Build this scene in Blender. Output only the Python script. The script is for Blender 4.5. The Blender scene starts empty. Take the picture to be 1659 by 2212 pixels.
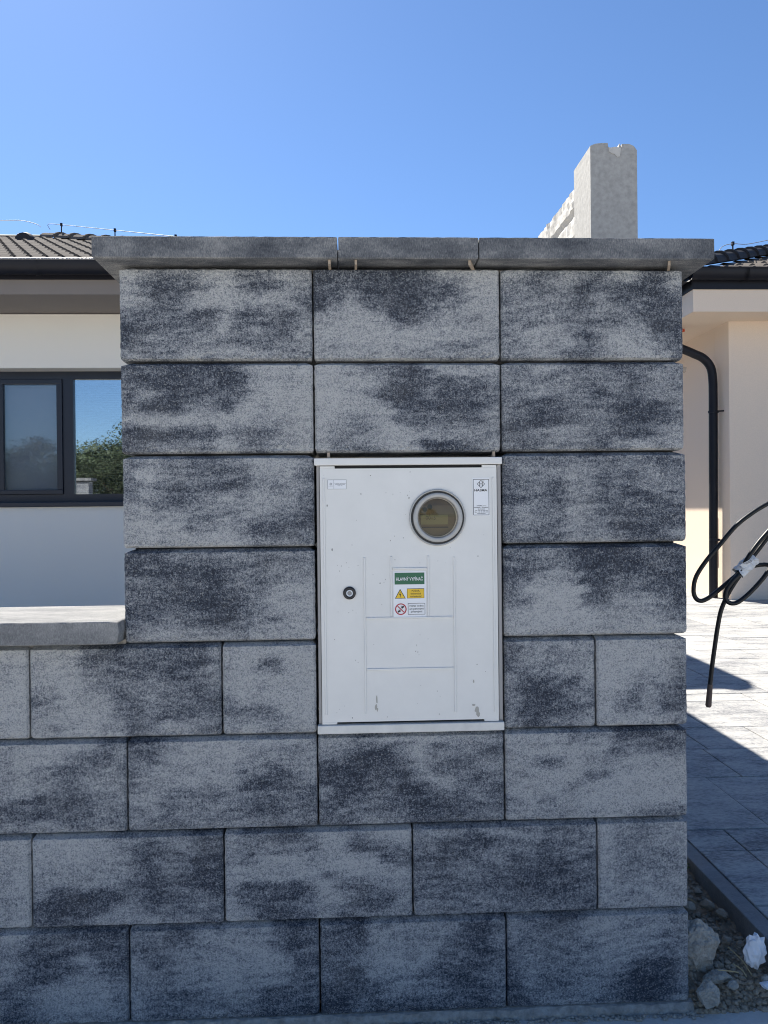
import bpy, bmesh, math, random
import numpy as np
from mathutils import Vector, Matrix, Euler, noise as mnoise

random.seed(7); RNG = np.random.RandomState(11)
scene = bpy.context.scene
COL = scene.collection
R = math.radians

# ------------------------------------------------------------------ camera
cam_d = bpy.data.cameras.new('camera'); cam = bpy.data.objects.new('camera', cam_d); COL.objects.link(cam)
yaw, pitch, roll = 0.0416, -0.0038, -0.0105
fw = Vector((math.sin(yaw)*math.cos(pitch), math.cos(yaw)*math.cos(pitch), math.sin(pitch)))
rt = Vector((math.cos(yaw), -math.sin(yaw), 0)); up = rt.cross(fw)
r2 = rt*math.cos(roll)+up*math.sin(roll); u2 = up*math.cos(roll)-rt*math.sin(roll)
M = Matrix((r2, u2, -fw)).transposed().to_4x4(); M.translation = Vector((0.4784, -1.6349, 1.0721))
cam.matrix_world = M
cam_d.sensor_fit = 'HORIZONTAL'; cam_d.sensor_width = 36; cam_d.lens = 36*1661/1659
cam_d.clip_start = 0.05; cam_d.clip_end = 2000
scene.camera = cam

# ------------------------------------------------------------------ sky, sun, exposure
SUN = Vector((-0.43, 0.80, 1.0)).normalized()
elev = math.asin(SUN.z); azim = math.atan2(SUN.x, SUN.y)
world = bpy.data.worlds.new('World'); scene.world = world; world.use_nodes = True
wn = world.node_tree; wn.nodes.clear()
sky = wn.nodes.new('ShaderNodeTexSky'); sky.sky_type = 'NISHITA'; sky.sun_disc = False
sky.sun_elevation = elev; sky.sun_rotation = azim
sky.air_density = 1.0; sky.dust_density = 0.2; sky.ozone_density = 9.0; sky.altitude = 100
bg = wn.nodes.new('ShaderNodeBackground'); bg.inputs[1].default_value = 0.052
wo = wn.nodes.new('ShaderNodeOutputWorld')
wn.links.new(sky.outputs[0], bg.inputs[0]); wn.links.new(bg.outputs[0], wo.inputs[0])
sun_d = bpy.data.lights.new('sun', 'SUN'); sun_d.energy = 3.85; sun_d.angle = R(0.53); sun_d.color = (1, .94, .84)
sun = bpy.data.objects.new('sun', sun_d); COL.objects.link(sun)
sun.rotation_euler = SUN.to_track_quat('Z', 'Y').to_euler(); sun.location = (0, 0, 20)
vs = scene.view_settings; vs.view_transform = 'Standard'; vs.look = 'None'; vs.gamma = 1; vs.exposure = 1.60
vs.use_curve_mapping = False
scene.cycles.pixel_filter_type = 'BLACKMAN_HARRIS'; scene.cycles.filter_width = 1.05
scene.cycles.use_denoising = True; scene.cycles.denoising_prefilter = 'ACCURATE'

# ------------------------------------------------------------------ materials
def mat(name, col=(.5, .5, .5), rough=.8, metal=0, spec=None, noise=None, bump=None, coat=0):
    """noise=(scale, amount[, stretch]) value variation; bump=(scale, distance)"""
    m = bpy.data.materials.new(name); m.use_nodes = True; nt = m.node_tree; b = nt.nodes['Principled BSDF']
    b.inputs['Base Color'].default_value = (*col, 1); b.inputs['Roughness'].default_value = rough; b.inputs['Metallic'].default_value = metal
    if spec is not None: b.inputs['Specular IOR Level'].default_value = spec
    if coat: b.inputs['Coat Weight'].default_value = coat
    geo = nt.nodes.new('ShaderNodeNewGeometry')
    if noise:
        n = nt.nodes.new('ShaderNodeTexNoise'); n.inputs['Scale'].default_value = noise[0]; n.inputs['Detail'].default_value = 5; n.inputs['Roughness'].default_value = .65
        vm = nt.nodes.new('ShaderNodeVectorMath'); vm.operation = 'MULTIPLY'; vm.inputs[1].default_value = noise[2] if len(noise) > 2 else (1, 1, 1)
        nt.links.new(geo.outputs['Position'], vm.inputs[0]); nt.links.new(vm.outputs[0], n.inputs['Vector'])
        r = nt.nodes.new('ShaderNodeMapRange'); r.inputs[1].default_value = .3; r.inputs[2].default_value = .7
        r.inputs[3].default_value = 1-noise[1]; r.inputs[4].default_value = 1+noise[1]
        nt.links.new(n.outputs['Fac'], r.inputs[0])
        mx = nt.nodes.new('ShaderNodeVectorMath'); mx.operation = 'SCALE'; mx.inputs[0].default_value = col
        nt.links.new(r.outputs[0], mx.inputs['Scale']); nt.links.new(mx.outputs[0], b.inputs['Base Color'])
    if bump:
        n2 = nt.nodes.new('ShaderNodeTexNoise'); n2.inputs['Scale'].default_value = bump[0]; n2.inputs['Detail'].default_value = 4
        nt.links.new(geo.outputs['Position'], n2.inputs['Vector'])
        bp = nt.nodes.new('ShaderNodeBump'); bp.inputs['Distance'].default_value = bump[1]; bp.inputs['Strength'].default_value = .8
        nt.links.new(n2.outputs['Fac'], bp.inputs['Height']); nt.links.new(bp.outputs[0], b.inputs['Normal'])
    return m

def mottled(name, stops, use_attr=True, s1=18, s2=230, st=(1, 1, .75), g1=1.2, g2=1.5, base=.5, bumpd=.0016, island=0.0, warp=True):
    m = bpy.data.materials.new(name); m.use_nodes = True; nt = m.node_tree; N = nt.nodes.new; L = nt.links.new
    b = nt.nodes['Principled BSDF']; b.inputs['Roughness'].default_value = .9; b.inputs['Specular IOR Level'].default_value = .25
    geo = N('ShaderNodeNewGeometry')
    def noise(scale, detail, stretch, rough=.6):
        v = N('ShaderNodeVectorMath'); v.operation = 'MULTIPLY'; v.inputs[1].default_value = stretch
        n = N('ShaderNodeTexNoise'); n.inputs['Scale'].default_value = scale; n.inputs['Detail'].default_value = detail; n.inputs['Roughness'].default_value = rough
        L(geo.outputs['Position'], v.inputs[0]); L(v.outputs[0], n.inputs['Vector']); return n.outputs['Fac']
    A = noise(s1, 5, (1, 1, 2.2) if use_attr else (.6, 1.5, 1), .7); B = noise(s2, 3, st); C = noise(s2*2.6, 2, st)
    def math_(op, a, c):
        n = N('ShaderNodeMath'); n.operation = op
        for i, v in enumerate((a, c)):
            if isinstance(v, (int, float)): n.inputs[i].default_value = v
            else: L(v, n.inputs[i])
        return n.outputs[0]
    if use_attr:
        at = N('ShaderNodeAttribute'); at.attribute_name = 'tone'; v = at.outputs['Fac']
    else:
        v = base
        if island:
            oi = N('ShaderNodeObjectInfo'); v = math_('ADD', base-island/2, math_('MULTIPLY', oi.outputs['Random'], island))
    v = math_('ADD', v, math_('MULTIPLY', math_('SUBTRACT', A, .5), g1))
    v = math_('ADD', v, math_('MULTIPLY', math_('SUBTRACT', B, .5), g2))
    v = math_('ADD', v, math_('MULTIPLY', math_('SUBTRACT', C, .5), g2*.5))
    cr = N('ShaderNodeValToRGB'); cr.color_ramp.elements[0].position = stops[0][0]; cr.color_ramp.elements[0].color = (*stops[0][1], 1)
    cr.color_ramp.elements[1].position = stops[-1][0]; cr.color_ramp.elements[1].color = (*stops[-1][1], 1)
    for p, c in stops[1:-1]:
        e = cr.color_ramp.elements.new(p); e.color = (*c, 1)
    L(v, cr.inputs[0])
    # pale aggregate grains
    vo = N('ShaderNodeTexVoronoi'); vo.inputs['Scale'].default_value = s2*.55; L(geo.outputs['Position'], vo.inputs['Vector'])
    sep = N('ShaderNodeSeparateColor'); L(vo.outputs['Color'], sep.inputs[0])
    g = math_('MULTIPLY', math_('GREATER_THAN', sep.outputs[0], .88), math_('LESS_THAN', vo.outputs['Distance'], .38))
    g = math_('MULTIPLY', g, .10)
    mx = N('ShaderNodeMix'); mx.data_type = 'RGBA'; L(g, mx.inputs[0]); L(cr.outputs[0], mx.inputs[6]); mx.inputs[7].default_value = (.42, .42, .41, 1)
    L(mx.outputs[2], b.inputs['Base Color'])
    bp = N('ShaderNodeBump'); bp.inputs['Distance'].default_value = bumpd; bp.inputs['Strength'].default_value = .9
    L(math_('ADD', B, math_('MULTIPLY', C, .6)), bp.inputs['Height']); L(bp.outputs[0], b.inputs['Normal'])
    return m

def block_material():
    m = bpy.data.materials.new('mottled_concrete'); m.use_nodes = True; nt = m.node_tree; N = nt.nodes.new; L = nt.links.new
    b = nt.nodes['Principled BSDF']; b.inputs['Roughness'].default_value = .88; b.inputs['Specular IOR Level'].default_value = .3
    geo = N('ShaderNodeNewGeometry')
    def vec(st):
        v = N('ShaderNodeVectorMath'); v.operation = 'MULTIPLY'; v.inputs[1].default_value = st; L(geo.outputs['Position'], v.inputs[0]); return v.outputs[0]
    def noise(scale, detail, st=(1, 1, 1), rough=.6):
        n = N('ShaderNodeTexNoise'); n.inputs['Scale'].default_value = scale; n.inputs['Detail'].default_value = detail; n.inputs['Roughness'].default_value = rough
        L(vec(st), n.inputs['Vector']); return n.outputs['Fac']
    def M(op, a, c=0., cl=False):
        n = N('ShaderNodeMath'); n.operation = op; n.use_clamp = cl
        for i, v in enumerate((a, c)):
            if isinstance(v, (int, float)): n.inputs[i].default_value = v
            else: L(v, n.inputs[i])
        return n.outputs[0]
    def cells(scale, st=(1, 1, 1)):
        v = N('ShaderNodeTexVoronoi'); v.inputs['Scale'].default_value = scale; L(vec(st), v.inputs['Vector'])
        sp = N('ShaderNodeSeparateColor'); L(v.outputs['Color'], sp.inputs[0]); return v.outputs['Distance'], sp.outputs[0], sp.outputs[1]
    at = N('ShaderNodeAttribute'); at.attribute_name = 'tone'
    A = noise(26, 6, (1, 1, 3.0), .78); B = noise(170, 3, (1, 1, 1.1), .7); S = noise(90, 2, (4.5, 1, .5))
    d1, c1, c1b = cells(430); d2, c2, c2b = cells(760)
    v = M('ADD', at.outputs['Fac'], M('MULTIPLY', M('SUBTRACT', A, .5), .8))
    v = M('ADD', v, M('MULTIPLY', M('SUBTRACT', B, .5), .9))
    v = M('ADD', v, M('MULTIPLY', M('SUBTRACT', c1, .5), .44))
    v = M('ADD', v, M('MULTIPLY', M('SUBTRACT', c2, .5), .30))
    v = M('ADD', v, M('MULTIPLY', M('SUBTRACT', S, .5), .45))
    cr = N('ShaderNodeValToRGB'); e = cr.color_ramp.elements
    st_ = [(.0, (.030, .036, .050)), (.20, (.068, .080, .104)), (.40, (.150, .163, .186)), (.60, (.250, .265, .284)), (.82, (.372, .382, .390)), (1.0, (.47, .474, .47))]
    e[0].position, e[0].color = st_[0][0], (*st_[0][1], 1); e[1].position, e[1].color = st_[-1][0], (*st_[-1][1], 1)
    for p, c in st_[1:-1]: q = e.new(p); q.color = (*c, 1)
    L(v, cr.inputs[0])
    # pale grit grains, dark pores, a warm lime bloom in large clouds
    def mixc(f, a, col):
        x = N('ShaderNodeMix'); x.data_type = 'RGBA'; L(f, x.inputs[0]); L(a, x.inputs[6]); x.inputs[7].default_value = (*col, 1); return x.outputs[2]
    c = mixc(M('MULTIPLY', M('GREATER_THAN', c1b, .955), .34), cr.outputs[0], (.50, .50, .47))
    c = mixc(M('MULTIPLY', M('MULTIPLY', M('GREATER_THAN', c2b, .90), M('LESS_THAN', d2, .42)), .7), c, (.03, .034, .042))
    W = noise(7, 3)
    c = mixc(M('MULTIPLY', M('SUBTRACT', W, .5, True), .55), c, (.30, .285, .255))
    L(c, b.inputs['Base Color'])
    h = M('ADD', M('MULTIPLY', B, 1.0), M('ADD', M('MULTIPLY', d1, -.5), M('MULTIPLY', c2, .25)))
    h = M('SUBTRACT', h, M('MULTIPLY', M('GREATER_THAN', c2b, .90), .5))
    bp = N('ShaderNodeBump'); bp.inputs['Distance'].default_value = .0019; bp.inputs['Strength'].default_value = 1.0
    L(h, bp.inputs['Height']); L(bp.outputs[0], b.inputs['Normal']); return m
M_block = block_material()
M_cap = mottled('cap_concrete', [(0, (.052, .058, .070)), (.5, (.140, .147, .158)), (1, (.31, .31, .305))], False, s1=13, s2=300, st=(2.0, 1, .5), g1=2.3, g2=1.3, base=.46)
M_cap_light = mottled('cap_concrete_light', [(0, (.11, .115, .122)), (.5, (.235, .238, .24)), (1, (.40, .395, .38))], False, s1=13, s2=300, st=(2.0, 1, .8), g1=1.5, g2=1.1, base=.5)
M_slab = mottled('paving_concrete', [(0, (.16, .165, .175)), (.4, (.30, .302, .305)), (.7, (.39, .386, .375)), (1, (.45, .44, .42))], False, s1=8, s2=80, st=(.8, 1.8, 1), g1=2.4, g2=1.6, base=.56, island=.4, bumpd=.003)
M_kerb = mottled('kerb_concrete', [(0, (.15, .153, .160)), (1, (.29, .288, .285))], False, s1=10, s2=200, g2=.8)
M_road = mottled('road_concrete', [(0, (.46, .45, .42)), (1, (.62, .60, .56))], False, s1=4, s2=150, g1=1, g2=.6)
M_yard = mat('yard_gravel', (.55, .515, .45), .95, noise=(40, .15))
M_joint = mat('joint_sand', (.07, .065, .058), .95)
M_mortar = mat('mortar', (.30, .285, .26), .95, noise=(60, .35), bump=(180, .004))
M_core = mat('dark_core', (.05, .048, .045), .95)
M_post = mat('cast_concrete', (.335, .33, .315), .8, noise=(75, .17), bump=(60, .0012))
M_panel = mat('pale_panel_concrete', (.47, .455, .425), .85, noise=(20, .12), bump=(90, .002))
M_plastic = mat('cabinet_plastic', (.73, .725, .695), .42, noise=(14, .03), bump=(500, .00015))
M_plastic2 = mat('cabinet_plastic_dirty', (.66, .65, .61), .5, noise=(25, .10))
M_grey = mat('grey_strip', (.33, .32, .31), .6)
M_black = mat('black_plastic', (.012, .012, .014), .35)
M_dark = mat('dark_gap', (.02, .02, .02), .8)
M_cable = mat('cable_rubber', (.006, .007, .009), .42, spec=.35, bump=(60, .0006))
M_tape = mat('brown_tape', (.12, .085, .07), .7, noise=(40, .3))
M_foil = mat('white_tape', (.62, .64, .66), .45, noise=(60, .12), bump=(90, .004))
M_wood = mat('beech_wedge', (.36, .29, .22), .7, noise=(80, .15, (.3, 1, 1)))
M_plaster = mat('cream_plaster', (.84, .685, .545), .92, noise=(140, .05), bump=(260, .003))
M_plasterL = mat('pale_plaster', (.82, .785, .72), .92, noise=(140, .04), bump=(260, .003))
M_fascia = mat('brown_grey_fascia', (.21, .185, .17), .7, noise=(3, .03))
M_gutter = mat('anthracite_metal', (.007, .008, .014), .5, 0, .3, noise=(8, .15))
M_bead = mat('gutter_bead_glint', (.28, .28, .29), .35, metal=.7)  # sun highlight on the rim, put into a paler bead colour
M_frame = mat('anthracite_pvc', (.009, .014, .028), .4)
M_tile = mat('dark_roof_tile', (.125, .113, .103), .95, 0, .06, noise=(30, .2), bump=(200, .001))
M_ridge = mat('shaded_ridge_tile', (.034, .035, .040), .7, 0, .15, noise=(20, .2), bump=(200, .001))  # darker tile copy: shaded side of ridge and hip put into the colour
M_deck = mat('roof_underlay', (.03, .03, .03), .9)
M_wire = mat('galvanised_wire', (.36, .37, .38), .6, metal=.3)
M_blind = mat('blind_slat', (.30, .31, .33), .6)
M_screen = mat('insect_screen', (.42, .43, .44), .8)
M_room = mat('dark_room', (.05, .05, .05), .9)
M_soil = mat('dry_soil', (.26, .205, .145), .97, noise=(30, .35), bump=(110, .008))
M_stone = mat('dusty_stone', (.31, .262, .20), .95, noise=(35, .3), bump=(160, .003))
M_lump = mat('concrete_lump', (.37, .345, .30), .95, noise=(90, .25), bump=(170, .008))
M_paper = mat('white_paper', (.80, .80, .82), .8)
M_straw = mat('dry_straw', (.42, .33, .18), .8)
M_leaf = mat('leaf_green', (.034, .052, .022), .7, noise=(1.5, .45))
M_bark = mat('bark', (.10, .08, .06), .9)
M_white = mat('sticker_white', (.80, .81, .82), .4)
M_green = mat('sign_green', (.018, .125, .060), .4)
M_yellow = mat('sign_yellow', (.80, .52, .03), .4)
M_ink = mat('print_black', (.015, .015, .017), .5)
M_red = mat('sign_red', (.42, .022, .035), .4)
M_scuff = mat('scuff_grey', (.27, .265, .25), .9)
M_stain = mat('mortar_stain', (.42, .405, .36), .9)
M_lcd = mat('lcd_olive', (.20, .195, .085), .4)
M_digit = mat('lcd_digit', (.05, .05, .025), .5)
M_meter = mat('meter_face', (.120, .094, .052), .5, noise=(40, .12))
M_ringp = mat('clear_grey_ring', (.42, .415, .395), .3, noise=(60, .08))
M_orange = mat('orange_plastic', (.75, .10, .03), .5)
M_ground = mat('grey_ground', (.50, .475, .43), .95, noise=(2, .2), bump=(40, .01))

def glass_mat(name, refl, tint, rough=0.0):
    m = bpy.data.materials.new(name); m.use_nodes = True; nt = m.node_tree; nt.nodes.clear()
    o = nt.nodes.new('ShaderNodeOutputMaterial'); t = nt.nodes.new('ShaderNodeBsdfTransparent'); t.inputs[0].default_value = (*tint, 1)
    g = nt.nodes.new('ShaderNodeBsdfGlossy'); g.inputs[0].default_value = (.93, .97, 1, 1); g.inputs['Roughness'].default_value = rough
    x = nt.nodes.new('ShaderNodeMixShader'); x.inputs[0].default_value = refl
    nt.links.new(t.outputs[0], x.inputs[1]); nt.links.new(g.outputs[0], x.inputs[2]); nt.links.new(x.outputs[0], o.inputs[0]); return m
M_glass = glass_mat('coated_glass', .46, (.8, .82, .85), .012)
M_glass2 = glass_mat('screened_glass', .09, (.8, .82, .85), .02)
M_lens = glass_mat('meter_lens', .035, (.75, .70, .60))

# ------------------------------------------------------------------ object helpers
def tag(o, label=None, cat=None, group=None, kind=None):
    if label: o['label'] = label
    if cat: o['category'] = cat
    if group: o['group'] = group
    if kind: o['kind'] = kind
    return o
def thing(name, label, cat, loc=(0, 0, 0), group=None):
    o = bpy.data.objects.new(name, None); COL.objects.link(o); o.location = loc; o.empty_display_size = .1
    return tag(o, label, cat, group)
def link(name, me, parent=None, loc=None, rot=None):
    o = bpy.data.objects.new(name, me); COL.objects.link(o)
    if parent is not None:
        o.parent = parent
        base = Vector((0, 0, 0)); p = parent
        while p is not None: base += p.location; p = p.parent
        o.location = (Vector(loc) if loc is not None else Vector((0, 0, 0))) - base
    elif loc is not None: o.location = loc
    if rot is not None: o.rotation_euler = rot
    return o
class MB:
    def __init__(s): s.v = []; s.f = []; s.m = []; s.sm = []
    def add(s, vs, fs, mi=0, smooth=False):
        b = len(s.v); s.v += [tuple(x) for x in vs]; s.f += [tuple(i+b for i in f) for f in fs]; s.m += [mi]*len(fs); s.sm += [smooth]*len(fs); return s
    def box(s, x0, x1, y0, y1, z0, z1, mi=0, c=0):
        if c <= 0:
            vs = [(x0,y0,z0),(x1,y0,z0),(x1,y1,z0),(x0,y1,z0),(x0,y0,z1),(x1,y0,z1),(x1,y1,z1),(x0,y1,z1)]
            return s.add(vs, [(3,2,1,0),(4,5,6,7),(0,1,5,4),(1,2,6,5),(2,3,7,6),(3,0,4,7)], mi)
        bm = bmesh.new(); bmesh.ops.create_cube(bm, size=1)
        for v in bm.verts: v.co = Vector(((x0+x1)/2+v.co.x*(x1-x0), (y0+y1)/2+v.co.y*(y1-y0), (z0+z1)/2+v.co.z*(z1-z0)))
        bmesh.ops.bevel(bm, geom=bm.edges[:], offset=c, segments=2, affect='EDGES', profile=.6)
        bm.verts.index_update()
        s.add([v.co[:] for v in bm.verts], [[v.index for v in f.verts] for f in bm.faces], mi); bm.free(); return s
    def tube(s, pts, r, n=10, mi=0, cap=True):
        pts = [Vector(p) for p in pts]; N = len(pts); rr = r if isinstance(r, (list, tuple)) else [r]*N
        T = [(pts[min(i+1, N-1)]-pts[max(i-1, 0)]).normalized() for i in range(N)]
        u = T[0].orthogonal().normalized(); vs = []
        for i in range(N):
            u = (u-T[i]*u.dot(T[i])).normalized(); w = T[i].cross(u)
            for k in range(n):
                a = 2*math.pi*k/n; vs.append(pts[i]+(u*math.cos(a)+w*math.sin(a))*rr[i])
        fs = [(i*n+k, i*n+(k+1) % n, (i+1)*n+(k+1) % n, (i+1)*n+k) for i in range(N-1) for k in range(n)]
        s.add(vs, fs, mi, True)
        if cap: s.add(vs[:n], [tuple(range(n))[::-1]], mi); s.add(vs[-n:], [tuple(range(n))], mi)
        return s
    def poly(s, pts, y0, y1, mi=0):
        """outline of (x,z) extruded from y0 (front) to y1"""
        n = len(pts); a = sum(pts[i][0]*pts[(i+1) % n][1]-pts[(i+1) % n][0]*pts[i][1] for i in range(n))
        if a < 0: pts = pts[::-1]
        vs = [(x, y0, z) for x, z in pts]+[(x, y1, z) for x, z in pts]
        fs = [tuple(range(n)), tuple(range(2*n-1, n-1, -1))]+[((i+1) % n, i, i+n, (i+1) % n+n) for i in range(n)]
        return s.add(vs, fs, mi)
    def lathe(s, prof, cx, cz, n=48, mi=0, smooth=True):
        """prof: (r, y) revolved about the y axis through (cx, cz)"""
        vs = [(cx+r*math.cos(2*math.pi*k/n), y, cz+r*math.sin(2*math.pi*k/n)) for r, y in prof for k in range(n)]
        fs = [(i*n+k, i*n+(k+1) % n, (i+1)*n+(k+1) % n, (i+1)*n+k) for i in range(len(prof)-1) for k in range(n)]
        return s.add(vs, fs, mi, smooth)
    def mesh(s, name, mats):
        me = bpy.data.meshes.new(name); me.from_pydata(s.v, [], s.f)
        for m in (mats if isinstance(mats, (list, tuple)) else [mats]): me.materials.append(m)
        me.polygons.foreach_set('material_index', s.m); me.polygons.foreach_set('use_smooth', s.sm); me.update(); return me
    def build(s, name, mats, parent=None, **k):
        return link(name, s.mesh(name, mats), parent, **k)
def fixn(me):
    bm = bmesh.new(); bm.from_mesh(me); bmesh.ops.recalc_face_normals(bm, faces=bm.faces[:]); bm.to_mesh(me); bm.free(); return me
def smooth_pts(P, n=6):
    P = [np.array(p, float) for p in P]; P = [2*P[0]-P[1]]+P+[2*P[-1]-P[-2]]; out = []
    for i in range(1, len(P)-2):
        for k in range(n):
            t = k/n; a, b, c, d = P[i-1:i+3]
            out.append(.5*((2*b)+(-a+c)*t+(2*a-5*b+4*c-d)*t*t+(-a+3*b-3*c+d)*t**3))
    out.append(P[-2]); return [tuple(p) for p in out]
def vnoise(x, y, seed=0):
    x = np.asarray(x, float); y = np.asarray(y, float); xi = np.floor(x).astype(int); yi = np.floor(y).astype(int); fx = x-xi; fy = y-yi
    def h(a, b):
        n = (a*374761393+b*668265263+seed*982451653) & 0x7fffffff; n = ((n ^ (n >> 13))*1274126177) & 0x7fffffff; return ((n ^ (n >> 16)) & 0xffff)/65535.
    fx = fx*fx*(3-2*fx); fy = fy*fy*(3-2*fy)
    return (h(xi, yi)*(1-fx)+h(xi+1, yi)*fx)*(1-fy)+(h(xi, yi+1)*(1-fx)+h(xi+1, yi+1)*fx)*fy
def fbm(x, y, seed=0, o=4):
    s = 0; a = 1; t = 0
    for k in range(o): s = s+a*vnoise(x*2**k, y*2**k, seed+k*7); t += a; a *= .55
    return s/t

# ------------------------------------------------------------------ setting: ground, road, kerbs, paving
g = MB(); g.add([(-400, -400, -.16), (400, -400, -.16), (400, 400, -.16), (-400, 400, -.16)], [(0, 1, 2, 3)]).build('ground', M_ground)['kind'] = 'structure'
g = MB(); g.box(-30, 30, -7, -.057, -.15, -.045); g.build('road', M_road)['kind'] = 'structure'
g = MB(); g.box(-30, 30, -.0555, .004, -.14, -.021, c=.004); g.build('road_kerb', M_road)['kind'] = 'structure'
g = MB(); g.box(1.407, 1.452, .006, 6.1, -.12, .090, c=.003); g.build('bed_kerb', M_kerb)['kind'] = 'structure'
g = MB(); g.box(1.456, 12, .006, 14, -.13, .079); pave = g.build('paving', M_joint); pave['kind'] = 'structure'
g = MB(); g.box(-12, 1.1, .24, 16, -.13, .085); g.build('yard', M_yard)['kind'] = 'structure'
# paving slabs
rows = [(.006, .208, [1.457, 1.80, 2.25]), (.212, .506, [1.457, 1.596, 2.04, 2.5]), (.510, .650, [1.457, 1.596, 1.90, 2.35]),
        (.654, 1.090, [1.457, 1.747, 2.03, 2.48]), (1.094, 1.406, [1.457, 1.883, 2.33, 2.6])]
y = 1.410; pat = [.30, .45, .145, .30, .145, .45]; k = 0
while y < 7.4:
    d = pat[k % 6]; k += 1; xs = [1.457]
    while xs[-1] < 5.3: xs.append(xs[-1]+random.choice([.145, .30, .45, .45, .60]))
    rows.append((y, y+d-.004, xs)); y += d
slab_cache = {}
for y0, y1, xs in rows:
    while xs[-1] < min(5.4, 2.0+(y1+1.6)*.62): xs.append(xs[-1]+random.choice([.30, .45, .60]))
    for a, b in zip(xs, xs[1:]):
        if b < 1.35+.0*y0 or (a-.478)/(y0+1.635) > .62 and y0 > .5: continue
        if y0 > 6.15 and a > 4.36: continue
        w = round(b-a-.0055, 3); d = round(y1-y0-.0015, 3); key = (w, d)
        if key not in slab_cache:
            s = MB(); s.box(0, w, 0, d, -.06, 0, c=.0026); slab_cache[key] = s.mesh('slab', M_slab)
        link('slab', slab_cache[key], pave, (a, y0, .090+random.uniform(-.0012, .0012)), (random.uniform(-.002, .002), random.uniform(-.002, .002), 0))

# soil bed between the pillar and the kerb
nx, ny = 46, 130; xs = np.linspace(1.14, 1.4075, nx); ys = np.concatenate([np.linspace(-.016, .6, 100), np.linspace(.65, 6.0, 30)])
X, Y = np.meshgrid(xs, ys); H = .028+.028*np.clip(Y/.5, 0, 1)+.030*(fbm(X*28, Y*28, 3)-.5)+.02*(fbm(X*90, Y*90, 5)-.5)-.012*np.exp(-((X-1.3)/.05)**2)
H += .02*np.exp(-((X-1.2)/.04)**2)
w_ = np.clip((Y+.004)/.075, 0, 1)**.8; H = H*w_+(1-w_)*(-.024+.010*(fbm(X*60, Y*60, 8)-.3))
s = MB(); s.add(np.stack([X, Y, H], -1).reshape(-1, 3), [(j*nx+i, j*nx+i+1, (j+1)*nx+i+1, (j+1)*nx+i) for j in range(ny-1) for i in range(nx-1)], 0, True)
s.build('soil_bed', M_soil)['kind'] = 'structure'
def rock(r, seed, squash=.75, sub=2, amp=.30):
    rr = random.Random(seed); bm = bmesh.new(); bmesh.ops.create_icosphere(bm, subdivisions=sub, radius=1)
    dirs = [Vector((rr.gauss(0, 1), rr.gauss(0, 1), rr.gauss(0, 1))).normalized() for _ in range(9)]; cut = [rr.uniform(.55, .95) for _ in dirs]
    vs = []
    for v in bm.verts:
        p = v.co.copy()
        for d, c in zip(dirs, cut):
            e = p.dot(d)
            if e > c: p -= d*(e-c)*.9
        p *= 1+amp*.35*(rr.random()-.5)*(1 if sub < 3 else .25)
        if sub >= 3:
            q = v.co*2.3+Vector((seed*3.1, seed, 0)); p *= 1+.16*mnoise.noise(q)+.10*mnoise.noise(q*2.7)+.07*mnoise.noise(q*6.5)
        vs.append((p.x*r, p.y*r*.85, p.z*r*squash))
    bm.verts.index_update(); fs = [[v.index for v in f.verts] for f in bm.faces]; bm.free(); return vs, fs
def bedz(x, y):
    i = np.argmin(abs(xs-x)); j = np.argmin(abs(ys-y)); return float(H[j, i])
rocks = [rock(1, 50+i, .7, 1) for i in range(10)]
s = MB()
for i in range(3600):
    x = random.uniform(1.20, 1.405); y = -.012+.72*random.random()**1.5; r = random.choice([.0015, .0018, .0025, .003, .003, .004, .005, .0065, .009])
    if x+r > 1.405: continue
    vs, fs = rocks[i % 10]; a = random.uniform(0, 6.3); ca, sa = math.cos(a), math.sin(a); z = bedz(x, y)+r*.35
    s.add([(x+(p[0]*ca-p[1]*sa)*r, y+(p[0]*sa+p[1]*ca)*r, z+p[2]*r) for p in vs], fs)
tag(s.build('gravel', M_stone), kind='stuff')
def stone(name, x, y, z, r, seed, label, m=M_lump, squash=.75, cat='stone', group='loose stones in the soil strip', sc=(1, 1, 1), sub=3, rot=(0, 0, 0)):
    vs, fs = rock(r, seed, squash, 4 if r > .025 else sub); s = MB(); s.add([(a*sc[0], b*sc[1], c*sc[2]) for a, b, c in vs], fs, 0, False)
    return tag(s.build(name, m, loc=(x, y, z-(.25*r if cat == 'stone' else 0)), rot=rot), label, cat, group)
stone('concrete_chunk', 1.243, .075, .072, .058, 3, 'largest pale broken concrete chunk leaning against the pillar foot', cat='rubble', group=None, sc=(.95, .8, 1.15), squash=.9)
stone('mortar_lump', 1.232, -.012, .018, .032, 9, 'rough mortar lump at the bottom right corner of the pillar', cat='rubble', group=None, sc=(.8, .9, 1.25))
stone('stone', 1.277, .034, .034, .028, 21, 'long grey stone just below the big concrete chunk', sc=(1.3, .7, .7))
stone('stone', 1.384, .228, .066, .016, 22, 'round stone pressed against the kerb halfway along the strip', M_stone)
stone('stone', 1.366, .268, .070, .019, 23, 'largest stone of the pair by the kerb behind the round one', M_stone)
stone('stone', 1.375, .345, .062, .012, 24, 'small brown stone far up the strip near the kerb', M_stone)
stone('stone', 1.318, .265, .066, .017, 25, 'grey stone beside the pillar edge above the straw', M_stone)
stone('stone', 1.382, .018, .030, .014, 26, 'grey stone under the crumpled paper by the kerb', M_lump)
stone('stone', 1.300, .012, .026, .013, 27, 'small pale angular stone near the front kerb')
stone('stone', 1.290, .105, .052, .014, 28, 'flat stone right of the big concrete chunk', M_stone, .5)
stone('stone', 1.345, .13, .055, .013, 29, 'brownish stone between the paper and the round stones', M_stone)
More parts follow.
